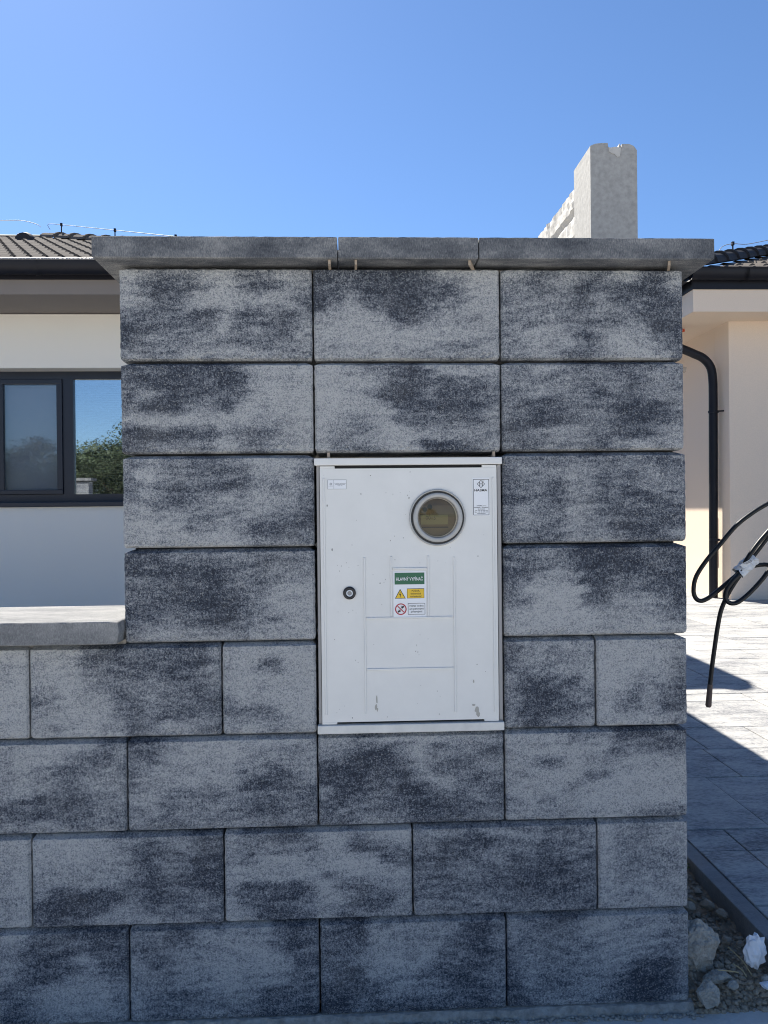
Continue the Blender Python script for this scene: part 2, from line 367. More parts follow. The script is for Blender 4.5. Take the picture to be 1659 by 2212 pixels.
stone('stone', 1.252, .008, .020, .014, 30, 'grey stone between mortar lump and front kerb', M_stone)
def paper(x, y, z, r, seed, label):
    rr = random.Random(seed); bm = bmesh.new(); bmesh.ops.create_icosphere(bm, subdivisions=3, radius=1); bm.verts.index_update()
    vs = []
    for v in bm.verts:
        n = abs(math.sin(v.co.x*5+seed)*math.cos(v.co.y*6)*math.sin(v.co.z*5+1)); p = v.co*(.72+.34*n+.22*rr.random()*abs(v.co.x+v.co.z)); vs.append((p.x*r*.75, p.y*r*.5, p.z*r*1.15))
    s = MB(); s.add(vs, [[v.index for v in f.verts] for f in bm.faces]); bm.free()
    return tag(s.build('crumpled_paper', M_paper, loc=(x, y, z)), label, 'paper', 'white paper scraps on the soil')
paper(1.370, .050, .072, .036, 4, 'crumpled white paper tissue leaning on the kerb')
stone('paper_scrap', 1.372, -.0, .026, .017, 41, 'small white scrap at the right frame edge below the crumpled paper', M_paper, .4, 'paper', 'white paper scraps on the soil')
for a, b, lb in [((1.325, .082, .065), (1.345, .016, .040), 'longest bent dry straw beside the crumpled paper'), ((1.272, .022, .050), (1.318, .020, .044), 'flat dry straw lying across below the concrete chunk'),
             ((1.30, .28, .082), (1.325, .245, .082), 'short pale straw high up beside the pillar edge'), ((1.315, .04, .052), (1.33, .01, .040), 'short thick dry straw under the long one')]:
    m_ = [(a[i]+b[i])/2+(.006 if i == 0 else 0) for i in range(3)]
    tag(MB().tube(smooth_pts([a, m_, b], 4), .0013, 5).build('dry_straw', M_straw), lb, 'straw', 'dry straws on the soil')

s = MB(); rr = random.Random(3)
for k in range(26):
    a = rr.uniform(0, 6.3); r_ = rr.uniform(.006, .026); h_ = rr.uniform(.004, .030); x, y = 1.372+r_*math.cos(a), .455+r_*math.sin(a); z = .06+h_; q = rr.uniform(.004, .007)
    s.add([(x-q*math.cos(a), y-q*math.sin(a), z), (x-q*.6*math.sin(a), y+q*.6*math.cos(a), z+.003), (x+q*math.cos(a), y+q*math.sin(a), z+.001), (x+q*.6*math.sin(a), y-q*.6*math.cos(a), z+.003)], [(0, 1, 2, 3)])
    s.tube([(1.372, .455, .055), (x, y, z)], .0008, 4)
tag(s.build('weed', mat('weed_green', (.10, .13, .035), .8)), 'small green weed at the far end of the soil strip by the kerb', 'weed')
# ------------------------------------------------------------------ block wall with pillar
ZR = [1.5905, 1.389, 1.193, .995, .795, .597, .398, .200, -.004]
MAPS = {
'A': "865557844565 742335843465 763367877764 444433633435 234444844436 245455444446 555565666555",
'B': "233332346788 334322243478 256442245677 677762356556 778887777766 666676665556",
'C': "664454366336 553452432225 455543544333 555545545323 567663577753 556544567764",
'D': "333232247888 422234226878 353234337888 432355278778 677677876668 322233544467 345554754667",
'E': "987553267766 987763243535 998632342334 887763332224 865674343335 754588666655 655568722356",
'F': "567654434445 555554453554 456555333455 433344432235 432344432234 344664433356 445554455666",
'G': "565544567775 475444447764 464343335564 554455657664 665655456553 787745753333 776778864455",
'H': "455454445434 465555343544 445355343555 344355443344 465465333333 354465532323 443465543345",
'I': "233555554455 332233444545 444332454566 443222245768 333322235788 455542235577 566666656667",
'J': "445432222523 334542222342 335652233422 479983345432 549994466653 789998766554 777777666766",
'K': "887433544335 687444333335 788655554445 458764554433 678884343344 767877456654",
'0': "777777777889 777776665478 777777777788 777777777788 777777766678",
'L': "788888 685489 787889 587889 454588 676578",
'M': "466656 366566 445666 522436 422355 422334 534556",
'N': "888775 888886 888774 886664 754643 854634 777775",
'o': "666667777645 555557775445 455556443455 555567654665 444444343455 444434444454 555554555555",
'O': "335677877676 436776875656 566677755356 466777633345 664444654444 564545444454 555455555454",
'P': "665677776665 553225846644 222223643455 332342567535 523442245453 344444233444 445554333444",
'Q': "777755533343 677767645434 664587657777 667883488887 677747888877 465778888887 666677776555",
'r': "555555566678 445555555567 555566655568 444555665567 556666655578",
'R': "788875655534 888776434533 766666535533 665665434323 532233433443 322335535454 434466665555",
'S': "644336864788 655554773456 557787788734 777777478776 534335854556 643334763336 764344644456",
'T': "555445555445 553324554555 433455443454 434544433244 444444433333 444454433334 555554444444",
'U': "755566 755566 754556 655555 665666 666666",
'v': "444576343333 444564344434 445664334644 444553235654 444634567775 334534677775 333434566665",
'V': "554466767434 545566777534 534667777633 665667766644 644455653344 544455543333",
'W': "432666666434 443666654335 445786854335 543666444345 333455553334 224343334334",
'X': "553346666665 544556666655 455454666545 455555653335 354456532225 345555442235",
}
def tonemap(key, u, v, seed):
    rows_ = MAPS[key].split(); A = np.array([[int(c) for c in r] for r in rows_], float)/9.; h, w = A.shape
    uu = u+(fbm(u*5+3, v*16, seed)-.5)*.105+(fbm(u*26, v*40, seed+5)-.5)*.07; vv = v+(fbm(u*4, v*9+9, seed+3)-.5)*.11+(fbm(u*22, v*34, seed+8)-.5)*.08
    x = np.clip(uu*w-.5, 0, w-1.001); y_ = np.clip((1-vv)*h-.5, 0, h-1.001); xi = x.astype(int); yi = y_.astype(int); fx = x-xi; fy = y_-yi
    fx = fx*fx*(3-2*fx); fy = fy*fy*(3-2*fy)
    r = (A[yi, xi]*(1-fx)+A[yi, xi+1]*fx)*(1-fy)+(A[yi+1, xi]*(1-fx)+A[yi+1, xi+1]*fx)*fy
    st = fbm(u*5+.6*np.sin(v*5), v*24+2.2*np.sin(u*6.3+seed), seed+9)-.5
    fine = fbm(u*26, v*34, seed+21)-.5; lng = fbm(u*4+seed, v*52+1.5*np.sin(u*5+seed), seed+31)-.5; r = r+st*.40+lng*.26+fine*.22; r = .475+.57*np.tanh((r-.485)*2.5); return np.clip(r, -.1, 1.1)
def block_mesh(w, h, d, key, seed, tl=.004, tr=.004, res=.0064, simple=False):
    nx = max(6, int(w/res)); nz = max(6, int(h/res))
    if simple: nx, nz = 6, 3
    zt = h-.0095; lv = [(0, .009, .003), (.004, .001, .001)]
    lv += [(.004+(zt-.004)*k/nz, 0, 0) for k in range(1, nz+1)]
    lv += [(h-.003, .014, None), (h-.0015, .022, None)]
    c = .0045; px = [(c+(w-2*c)*i/nx, 0.) for i in range(nx+1)]+[(w, c), (w, d-c), (w-c, d), (c, d), (0, d-c), (0, c)]
    P = np.array(px); n = len(P); V = []; U = []
    rs = np.random.RandomState(seed)
    for li, (z, ins, iside) in enumerate(lv):
        f = ins; 
        if iside is None: l_, r_ = tl*(ins/.022), tr*(ins/.022)
        else: l_ = r_ = iside
        x = l_+P[:, 0]*(w-l_-r_)/w; y = f+P[:, 1]*(d-f-(f if iside is None else .003))/d
        zz = np.full(n, float(z))
        edge = li in (1, 2, nz+1, nz+2)
        if not simple:
            zz[:nx+1] += (rs.rand(nx+1)-.5)*(.0016 if edge else 0)
            y[:nx+1] += (rs.rand(nx+1)-.5)*.0010+(.0028*(rs.rand(nx+1) > .90) if edge else 0)
            x[-6:] += (rs.rand(6)-.5)*.0012
            x[0] += (rs.rand()-.5)*.001; x[nx] += (rs.rand()-.5)*.001
        V.append(np.stack([x, y, zz], 1)); U.append(np.stack([x/w, zz/h], 1))
    V = np.concatenate(V); U = np.concatenate(U); L_ = len(lv)
    fs = [(i*n+k, i*n+(k+1) % n, (i+1)*n+(k+1) % n, (i+1)*n+k) for i in range(L_-1) for k in range(n)]
    fs += [tuple(range(n))[::-1], tuple(range((L_-1)*n, L_*n))]
    me = bpy.data.meshes.new('block'); me.from_pydata(V.tolist(), [], fs); me.materials.append(M_block)
    at = me.attributes.new('tone', 'FLOAT', 'POINT'); t = tonemap(key, U[:, 0], np.clip(U[:, 1], 0, 1), seed)
    at.data.foreach_set('value', t.astype(np.float32)); me.update(); return me
wall = thing('block_wall', 'mottled grey concrete block pillar with lower garden wall running off to the left', 'wall', (0.6, .1, 0))
D = .2
def put(key, row, x0, x1, tl=.004, tr=.004, D=.2):
    if x0 >= -.001 and (row <= 4 or x0 > .75): D = .4
    zt, zb = ZR[row-1], ZR[row]; sd = row*31+int(x0*10)+7; g_ = .0018
    if row <= 4 and x0 == 0: x0 = [-.0062, -.0052, -.0035, -.0025][row-1]
    if row <= 5 and x1 == 1.2: x1 = [1.2055, 1.2040, 1.2028, 1.2025, 1.2015][row-1]
    me = block_mesh(x1-x0-2*g_, zt-zb-.0015, D, key, sd, tl, tr)
    link('block', me, wall, (x0+g_, random.uniform(-.0012, .0012), zb+.0005), (0, random.uniform(-.0015, .0015), random.uniform(-.002, .002)))
o = .024; i_ = .017
for r, keys in ((1, 'ABC'), (2, 'DEF')):
    for k, x in zip(keys, (0, .4, .8)): put(k, r, x, x+.4, o if x == 0 else i_, o if x == .8 else i_)
for r, keys in ((3, 'GH'), (4, 'IJ')):
    put(keys[0], r, 0, .4, o, i_); put(keys[1], r, .8, 1.2, i_, o)
put('K', 5, -.2, .2, .008, .002); put('L', 5, .2, .4, .002, .01); put('0', 5, -.6, -.2, .008, .008); put('M', 5, .8, 1.0, .006, 0.001); put('N', 5, 1.0, 1.2, 0.001, o)
put('o', 6, -.4, 0, .004, .008); put('O', 6, 0, .4, .008, .003); put('P', 6, .4, .8, .003, .003); put('Q', 6, .8, 1.2, .003, o)
put('r', 7, -.6, -.2, .006, .006); put('R', 7, -.2, .2, .006, .004); put('S', 7, .2, .6, .004, .003); put('T', 7, .6, 1.0, .003, .004); put('U', 7, 1.0, 1.2, .004, .01)
put('v', 8, -.4, 0, .003, .002); put('V', 8, 0, .4, .002, .002); put('W', 8, .4, .8, .002, .002); put('X', 8, .8, 1.2, .002, .01)
# the rest of the low wall, out of frame on the left
for r in (5, 6, 7, 8):
    xoff = -.6 if r in (5, 7) else -.4
    for q in range(5):
        put('roOST'[q], r, xoff-.4*(q+1), xoff-.4*q)
# dark core added inside the wall to stop sun leaking through open joints
s = MB(); s.box(-2.4, .385, .03, .17, .01, .775); s.box(.015, .385, .0305, .3705, .81, 1.582); s.box(.815, 1.185, .03, .37, .01, 1.582)
s.box(.38, .82, .0305, .1695, .01, .585); s.box(.38, .82, .0302, .3698, 1.205, 1.5815)
s.build('light_block_core', M_core, wall)
# bed mortar under the capstones and under the first course
s = MB(); s.box(.02, 1.18, .035, .38, 1.5815, 1.5935); s.box(-2.5, -.004, .018, .18, .786, .8015); s.build('bedding_mortar', M_mortar, wall)
nx = 420; s = MB(); xs_ = np.linspace(-2.6, 1.205, nx); vs_ = []
for yy, zz, amp in ((.01, -.0010, .0015), (-.004, -.003, .006), (-.009, -.010, .008), (-.013, -.0205, .004)):
    nz_ = fbm(xs_*45, xs_*0+zz*300, 4)-.5; vs_ += [(x, yy+amp*n*2.2, zz+amp*n) for x, n in zip(xs_, nz_)]
s.add(vs_, [(i, i+1, nx+i+1, nx+i) for j in range(3) for i in range(j*nx, j*nx+nx-1)])
s.build('mortar_footing', M_mortar, wall)
s = MB()
for i in range(1100):
    x = random.uniform(-.35, 1.22); y = random.uniform(-.026, -.008); r = random.choice([.0012, .0018, .0025, .0035, .0045, .0055]); vs, fs = rocks[i % 10]
    if i % 40 == 0: r = .006; y = -.03
    s.add([(x+p[0]*r, y+p[1]*r, -.021+r*.5+p[2]*r) for p in vs], fs)
tag(s.build('mortar_crumbs', M_lump), kind='stuff')

def cap(x0, x1, z0, z1, y0, y1, label=None, cut=0, m=M_cap):
    nx = int((x1-x0)/.012); nl = [(0, 0), (.002, -.0)]; w = x1-x0
    s = MB(); pts = []
    # perimeter ring levels with slightly chipped arrises
    lv = [(0, .002), (.002, 0), ((z1-z0)*.5, 0), (z1-z0-.002, 0), (z1-z0, .002)]
    P = [(i/nx, 0.) for i in range(nx+1)]+[(1, .5), (1, 1)]+[(.5, 1), (0, 1), (0, .5)]
    rs = np.random.RandomState(int(abs(x0)*1000)+3)
    for li, (z, i2) in enumerate(lv):
        for a, b in P:
            x = x0+i2+a*(w-2*i2); y = y0+i2+b*(y1-y0-2*i2); zz = z0+z
            if b == 0: y += (rs.rand()-.5)*.0005; zz += (rs.rand()-.5)*.0006 if li != 2 else 0
            if cut and a == 1 and b == 0 and li in (3, 4): x -= .003; y += .002; zz -= .0005
            if cut and a == 1 and b == 0 and li in (0, 1): x -= .005; y += .003
            pts.append((x, y, zz))
    n = len(P); fs = [(i*n+k, i*n+(k+1) % n, (i+1)*n+(k+1) % n, (i+1)*n+k) for i in range(4) for k in range(n)]+[tuple(range(n))[::-1], tuple(range(4*n, 5*n))]
    s.add(pts, fs); o = s.build('capstone', m, wall)
    if label: o['label'] = label
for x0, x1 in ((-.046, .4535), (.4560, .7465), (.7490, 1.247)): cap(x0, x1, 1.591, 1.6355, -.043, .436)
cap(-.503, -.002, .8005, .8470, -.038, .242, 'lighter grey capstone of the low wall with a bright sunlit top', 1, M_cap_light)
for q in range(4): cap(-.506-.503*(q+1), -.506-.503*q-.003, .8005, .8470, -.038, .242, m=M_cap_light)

# ------------------------------------------------------------------ distant end pillar of the same garden wall (seen mirrored in the window)
ep = thing('end_pillar', 'far end pillar of the garden wall outside the left of the view', 'wall', (-4.2, .1, 0))
bmesh_small = block_mesh(.396, .1965, D, 'P', 5, simple=True)
for r in range(8):
    link('block', bmesh_small, ep, (-4.38, .0, .2*r))
s = MB(); s.box(-4.43, -3.93, -.043, .237, 1.606, 1.652, c=.003); s.build('capstone', M_cap, ep)

# ------------------------------------------------------------------ timber spacer wedges
def wedge(x, y, z, sx, sy, sz, label, rz=0, ry=0):
    s = MB(); h = sz
    s.add([(-sx/2,-sy/2,0),(sx/2,-sy/2,0),(sx/2,sy/2,0),(-sx/2,sy/2,0),(-sx/2,-sy/2,h),(sx/2,-sy/2,h),(sx/2,sy/2,h*.3),(-sx/2,sy/2,h*.3)],
          [(3,2,1,0),(4,5,6,7),(0,1,5,4),(1,2,6,5),(2,3,7,6),(3,0,4,7)])
    tag(s.build('wooden_wedge', M_wood, loc=(x, y, z), rot=(0, ry, rz)), label, 'wedge', 'little wooden spacer wedges')
wedge(.437, -.014, 1.581, .0052, .042, .0095, 'wooden wedge under the right end of the long left capstone')
wedge(.492, -.014, 1.581, .0052, .042, .0095, 'wooden wedge under the left end of the short middle capstone')
wedge(.738, -.010, 1.581, .0052, .050, .0095, 'wooden wedge under the right end of the middle capstone', -.35)
wedge(1.163, -.010, 1.581, .0052, .050, .0095, 'wooden wedge under the right end of the right capstone', -.35)
wedge(1.215, .115, 1.386, .075, .010, .011, 'long wooden wedge sticking out of the right side of the pillar', 0, .12)
wedge(.430, .010, 1.1815, .0055, .02, .0115, 'wooden wedge standing on the left end of the cabinet top')
wedge(.783, .010, 1.1815, .0055, .02, .0115, 'wooden wedge standing on the right end of the cabinet top')

# ------------------------------------------------------------------ meter cabinet
cab = thing('meter_cabinet', 'light grey electricity meter cabinet built into the block pillar', 'meter box', (.6, .05, .6))
s = MB(); s.box(.4035, .7985, .006, .17, .6, 1.179); s.build('cabinet_body', M_grey, cab)
s = MB(); s.box(.3995, .7990, -.008, .010, 1.1655, 1.1808, c=.002); s.build('top_rail', M_plastic, cab)
for z0, z1 in ((1.1582, 1.1652), (.6160, .6218)): s = MB(); s.box(.4120, .7870, .0045, .0059, z0, z1); s.build('door_gap_shade', M_dark, cab)  # dark strips painted for the shadow above and below the door
s = MB(); s.box(.4010, .7985, -.009, .010, .5975, .6155, c=.002); s.build('bottom_rail', M_plastic2, cab)
for x0, x1 in ((.4045, .4098), (.7895, .7965)):
    s = MB(); s.box(x0, x1, .0, .012, .6195, 1.165, c=.001); s.build('side_strip', M_grey, cab)
DY = -.004
pts = [(.4110,.6212),(.7875,.6212),(.7875,1.1588),(.4110,1.1588)]
for x0, x1 in ((.4110, .4425), (.7565, .7875)):
    for z0, z1 in ((.6165, .62115), (1.15885, 1.1640)): s = MB(); s.box(x0, x1, DY, .0056, z0, z1, c=.0008); s.build('door_lug', M_plastic, cab)
s = MB()
# door with a round hole for the meter window: front as a fan between hole and outline
hc = (.660, 1.053); hr = .0405; n = 64
front = []
def ray_to_outline(a):
    dx, dz = math.cos(a), math.sin(a); best = 9
    for q in range(len(pts)):
        (x1, z1), (x2, z2) = pts[q], pts[(q+1) % len(pts)]; ex, ez = x2-x1, z2-z1; den = dx*ez-dz*ex
        if abs(den) < 1e-9: continue
        t = ((x1-hc[0])*ez-(z1-hc[1])*ex)/den; w = ((x1-hc[0])*dz-(z1-hc[1])*dx)/den
        if t > 0 and -1e-6 <= w <= 1+1e-6: best = min(best, t)
    return best
angs = sorted([2*math.pi*k/n for k in range(n)]+[math.atan2(z-hc[1], x-hc[0]) % (2*math.pi) for x, z in pts])
inner = [(hc[0]+hr*math.cos(a), hc[1]+hr*math.sin(a)) for a in angs]; outer = []
for a in angs:
    t = ray_to_outline(a); outer.append((hc[0]+t*math.cos(a), hc[1]+t*math.sin(a)))
m_ = len(angs)
vs = [(x, DY, z) for x, z in inner]+[(x, DY, z) for x, z in outer]+[(x, .0058, z) for x, z in outer]+[(x, .0058, z) for x, z in inner]
fs = []
for q in range(m_):
    w = (q+1) % m_; fs += [(q, w, m_+w, m_+q), (m_+q, m_+w, 2*m_+w, 2*m_+q), (3*m_+q, 3*m_+w, w, q)]
s.add(vs, fs); door = s.build('door', M_plastic, cab); fixn(door.data)
def rib(x0, x1, z0, z1):
    t = .0026; s = MB(); e = .0010
    s.add([(x0,DY-.0001,z0),(x1,DY-.0001,z0),(x1,DY-.0001,z1),(x0,DY-.0001,z1),(x0+e,DY-t,z0+e),(x1-e,DY-t,z0+e),(x1-e,DY-t,z1-e),(x0+e,DY-t,z1-e)],
          [(4,5,6,7),(0,1,5,4),(1,2,6,5),(2,3,7,6),(3,0,4,7)]); s.build('rib', M_plastic, cab)
for x, z0, z1 in ((.4195, .637, 1.139), (.5035, .638, .970), (.5600, .8435, .972), (.6390, .8435, .972), (.6945, .637, .969), (.7795, .636, 1.138)): rib(x-.0023, x+.0023, z0, z1)
rib(.5625, .6365, .943, .9475); rib(.506, .692, .8385, .8432); rib(.506, .692, .7295, .7345)
# meter window
cx, cz = hc
s = MB(); s.lathe([(.0605, DY-.0003), (.0600, DY-.004), (.0585, DY-.0055), (.0570, DY-.005), (.0565, DY-.0006)], cx, cz, 72); s.build('window_flange', M_ringp, cab)
s = MB(); s.lathe([(.0567, DY-.0008), (.0525, DY-.0008)], cx+.0003, cz, 72); s.build('black_gap_ring', M_black, cab)  # flat black ring in place of the open gap inside the flange
s = MB(); s.lathe([(.0527, DY-.0006), (.0525, DY-.0045), (.0500, DY-.0062), (.0460, DY-.0062), (.0438, DY-.0050)], cx+.0008, cz, 72); s.build('window_ring', M_ringp, cab)
s = MB(); s.lathe([(.0438, DY-.0050), (.0424, DY-.0015), (.0402, DY+.001), (.0402, .0057)], cx+.0008, cz, 72); s.build('inner_bevel', M_grey, cab)
s = MB(); s.lathe([(.0423, DY-.0018), (.030, DY-.0034), (.015, DY-.0044), (.0001, DY-.0047)], cx+.0008, cz, 60); s.build('window_glass', M_lens, cab)
ZX = 5.357e-4/6.38
def mz(x, y): return cx+(x-827)*ZX, cz-(y-825)*ZX
s = MB(); s.lathe([(.0402, .0050), (.0001, .0050)], cx+.0008, cz, 48); mf = s.build('meter_face', M_meter, cab)
def patch(name, m, x0, y0, x1, y1, yy, parent, f=mz, t=.0004):
    (a, b), (c, d) = f(x0, y1), f(x1, y0); s = MB(); s.box(a, c, yy, yy+t, b, d); return s.build(name, m, parent)
patch('display', M_lcd, 412, 757, 1108, 1003, .0044, mf); patch('display_label', M_dark, 430, 1060, 1115, 1092, .0044, mf)
patch('upper_plate', mat('meter_plate', (.17, .135, .080), .5), 420, 520, 1250, 745, .0044, mf)
s = MB(); q = mz(645, 555); s.lathe([(.0055, .0041), (.0001, .0041)], q[0], q[1], 24); q = mz(515, 620); s.lathe([(.0050, .0040), (.0001, .0040)], q[0], q[1], 24); s.build('round_mark', M_digit, mf)

# text as flat mesh
def text_parts(txt, cx, cz, w, h, y, bold=.0, xh=None):
    cu = bpy.data.curves.new('t', 'FONT'); cu.body = txt; cu.size = 1; cu.offset = bold; cu.resolution_u = 3
    ob = bpy.data.objects.new('t', cu); COL.objects.link(ob); dg = bpy.context.evaluated_depsgraph_get()
    me = bpy.data.meshes.new_from_object(ob.evaluated_get(dg)); V = [v.co.copy() for v in me.vertices]; F = [tuple(p.vertices) for p in me.polygons]
    bpy.data.objects.remove(ob); bpy.data.curves.remove(cu)
    x0 = min(v.x for v in V); x1 = max(v.x for v in V); sx = w/(x1-x0); sz = h/.70
    return [(cx-w/2+(v.x-x0)*sx, y, cz-h/2+v.y*sz) for v in V], F, me
def add_text(mb, txt, cx, cz, w, h, y, mi=0, bold=0):
    V, F, me = text_parts(txt, cx, cz, w, h, y, bold); mb.add(V, F, mi); bpy.data.meshes.remove(me)
s = MB(); q = mz(665, 828); add_text(s, '0015', q[0], q[1], 250*ZX, 105*ZX, .0042, 0, 0); s.build('digits', M_digit, mf)

# warning sign
def sz_(x, y): return .5645+(x-462)*ZX, .9395-(y-540)*ZX
YS = DY-.0002
s = MB(); (a, b), (c, d) = sz_(462, 1705), sz_(1292, 540); s.box(a, c, YS-.0008, YS, b, d); sign = s.build('warning_sign', M_white, cab); sign['label'] = 'white warning sign with green heading and yellow hazard field'
yf = YS-.0011
def rect(mb, x0, y0, x1, y1, yy, mi=0):
    (a, b), (c, d) = sz_(x0, y1), sz_(x1, y0); mb.add([(a, yy, b), (c, yy, b), (c, yy, d), (a, yy, d)], [(0, 1, 2, 3)], mi)
def polyf(mb, P, yy, mi=0):
    mb.add([(sz_(x, y)[0], yy, sz_(x, y)[1]) for x, y in P][::-1], [tuple(range(len(P)))], mi)
s = MB(); rect(s, 495, 577, 1250, 872, yf); s.build('green_field', M_green, sign)
s = MB(); q = sz_(872, 735); add_text(s, 'HLAVNÝ VYPÍNAČ', q[0], q[1], 680*ZX, 82*ZX, yf-.0003, 0, .008); s.build('heading_lettering', M_white, sign)
s = MB(); polyf(s, [(498, 1228), (632, 984), (772, 1228)], yf); rect(s, 805, 978, 1242, 1226, yf)
for bx in ((826, 1350, 1262, 1360), (826, 1628, 1262, 1638), (826, 1350, 836, 1638), (1252, 1350, 1262, 1638)): rect(s, *bx, yf)
s.build('black_border', M_ink, sign)
s = MB(); polyf(s, [(522, 1214), (632, 1016), (748, 1214)], yf-.0003); rect(s, 816, 989, 1231, 1215, yf-.0003); s.build('yellow_field', M_yellow, sign)
s = MB(); polyf(s, [(630, 1064), (640, 1070), (626, 1120), (654, 1102), (636, 1200), (626, 1196), (634, 1130), (606, 1142)], yf-.0006)
for t, x, y_, w in (('POZOR,', 1027, 1035, 205), ('elektrické', 1027, 1106, 262), ('zariadenie!', 1027, 1175, 285)): q = sz_(x, y_); add_text(s, t, q[0], q[1], w*ZX, 46*ZX, yf-.0006, 0, .004)
for t, x, y_, w in (('Nehas vodou', 1044, 1415, 352), ('ani penovými', 1044, 1490, 358), ('prístrojmi!', 1044, 1562, 285)): q = sz_(x, y_); add_text(s, t, q[0], q[1], w*ZX, 46*ZX, yf-.0003, 0, .004)
s.build('black_lettering', M_ink, sign)
s = MB(); (c0, c1) = sz_(645, 1498)
nn = 40
def ring(mb, r0, r1, yy, cx_, cz_, mi=0, ZX=ZX):
    mb.add([(cx_+r*ZX*math.cos(2*math.pi*k/nn), yy, cz_+r*ZX*math.sin(2*math.pi*k/nn)) for r in (r0, r1) for k in range(nn)], [(k, (k+1) % nn, nn+(k+1) % nn, nn+k) for k in range(nn)], mi)
ring(s, 119, 147, yf, c0, c1); polyf(s, [(556, 1428), (572, 1412), (734, 1568), (716, 1584)], yf-.0005); s.build('red_prohibition_ring', M_red, sign)
s = MB(); polyf(s, [(652, 1440), (712, 1410), (735, 1440), (672, 1492)], yf-.0003); polyf(s, [(650, 1405), (656, 1400), (660, 1440), (650, 1436)], yf-.0003)
polyf(s, [(562, 1572), (570, 1535), (582, 1548), (600, 1490), (612, 1530), (632, 1506), (640, 1550), (622, 1582), (606, 1560), (590, 1584), (575, 1582)], yf-.0003); s.build('bucket_and_flame_pictogram', M_ink, sign)

# maker's sticker on the right (its matrix code is left out) and the small one on the left
Z2 = 5.357e-4/11.64
def s2(x, y): return .7355+(x-325)*Z2, 1.1370-(y-245)*Z2
s = MB(); (a, b), (c, d) = s2(325, 2010), s2(1120, 245); s.box(a, c, YS-.0003, YS, b, d); stk = s.build('maker_sticker', M_white, cab); stk['label'] = 'tall white sticker with diamond H logo'
s = MB(); yy = YS-.0006
def line2(mb, x0, y0, x1, y1, w, f):
    (a, b), (c, d) = f(x0, y0), f(x1, y1); L_ = math.hypot(c-a, d-b); nx_, nz_ = -(d-b)/L_*w/2, (c-a)/L_*w/2
    mb.add([(a+nx_, yy, b+nz_), (a-nx_, yy, b-nz_), (c-nx_, yy, d-nz_), (c+nx_, yy, d+nz_)], [(0, 1, 2, 3)])
for l in ((365, 325, 1085, 325), (365, 1975, 1085, 1975), (365, 325, 365, 1975), (1085, 325, 1085, 1975)): line2(s, *l, 20*Z2, s2)
dm = [(552, 540), (722, 368), (893, 540), (722, 712)]
for q in range(4): line2(s, *dm[q], *dm[(q+1) % 4], 22*Z2, s2)
for l in ((665, 450, 665, 630), (785, 450, 785, 630), (665, 535, 785, 535)): line2(s, *l, 26*Z2, s2)
for l in ((640, 450, 692, 450), (640, 630, 692, 630), (758, 450, 810, 450), (758, 630, 810, 630)): line2(s, *l, 12*Z2, s2)
q = s2(838, 388); nn = 16; ring(s, 28, 38, yy, q[0]+0, q[1], 0, Z2); nn = 40
for t, x, y_, w, h in (('HASMA', 715, 825, 600, 110), ('HASMA, s.r.o.', 750, 1545, 450, 40), ('Hornádska 1, Krompachy', 727, 1622, 660, 40), ('SLOVAKIA', 737, 1700, 335, 38), ('Tel.: +421 53 4176 415', 730, 1768, 595, 38), ('Fax.: +421 53 4176 415', 727, 1838, 610, 38), ('www.hasma.sk', 727, 1908, 400, 38)):
    q = s2(x, y_); add_text(s, t, q[0], q[1], w*Z2, h*Z2, yy, 0, .02)
s.build('sticker_print', M_ink, stk)
Z3 = 5.357e-4/15.08
def s3(x, y): return .4272+(x-310)*Z3, 1.1352-(y-300)*Z3
s = MB(); (a, b), (c, d) = s3(310, 855), s3(1435, 300); s.box(a, c, YS-.0003, YS, b, d); st3 = s.build('small_sticker', M_white, cab); st3['label'] = 'small wide white sticker with thin grey border'
s = MB()
for l in ((312, 304, 1433, 304), (312, 852, 1433, 852), (316, 300, 316, 855), (1430, 300, 1430, 855), (686, 300, 686, 855)): line2(s, *l, 14*Z3, s3)
dm = [(430, 552), (515, 475), (592, 552), (515, 632)]
for q in range(4): line2(s, *dm[q], *dm[(q+1) % 4], 16*Z3, s3)
line2(s, 500, 500, 500, 600, 12*Z3, s3); line2(s, 535, 500, 535, 600, 12*Z3, s3)
q = s3(505, 675); add_text(s, 'HASMA', q[0], q[1], 260*Z3, 36*Z3, yy, 0, .0)
for yq, segs in ((515, ((735, 795), (825, 1020), (1045, 1390))), (592, ((765, 1160), (1195, 1340))), (660, ((910, 985), (1010, 1070), (1100, 1200)))):
    for a, b in segs:
        x = a
        while x < b: line2(s, x, yq, min(b, x+22), yq, 26*Z3, s3); x += 30
s.build('sticker_print', mat('faded_print', (.16, .17, .19), .6), st3)
# lock
lx, lz = .4712, .8950
s = MB(); s.lathe([(.0137, DY-.0002), (.0135, DY-.003), (.0120, DY-.0046), (.0080, DY-.0040), (.0070, DY-.0030)], lx, lz, 36); lock = s.build('lock', M_black, cab)
s = MB(); s.lathe([(.0071, DY-.0030), (.0066, DY-.0042), (.0052, DY-.0042), (.0046, DY-.0020)], lx+.0003, lz-.0003, 30); s.build('lock_ring', M_white, lock)
s = MB(); s.lathe([(.0047, DY-.0020), (.0001, DY-.0020)], lx+.0003, lz-.0003, 20); s.add([(lx-.003, DY-.0036, lz-.002), (lx+.003, DY-.0036, lz-.002), (lx, DY-.0036, lz+.003)], [(0, 1, 2)]); s.build('key_socket', M_grey, lock)
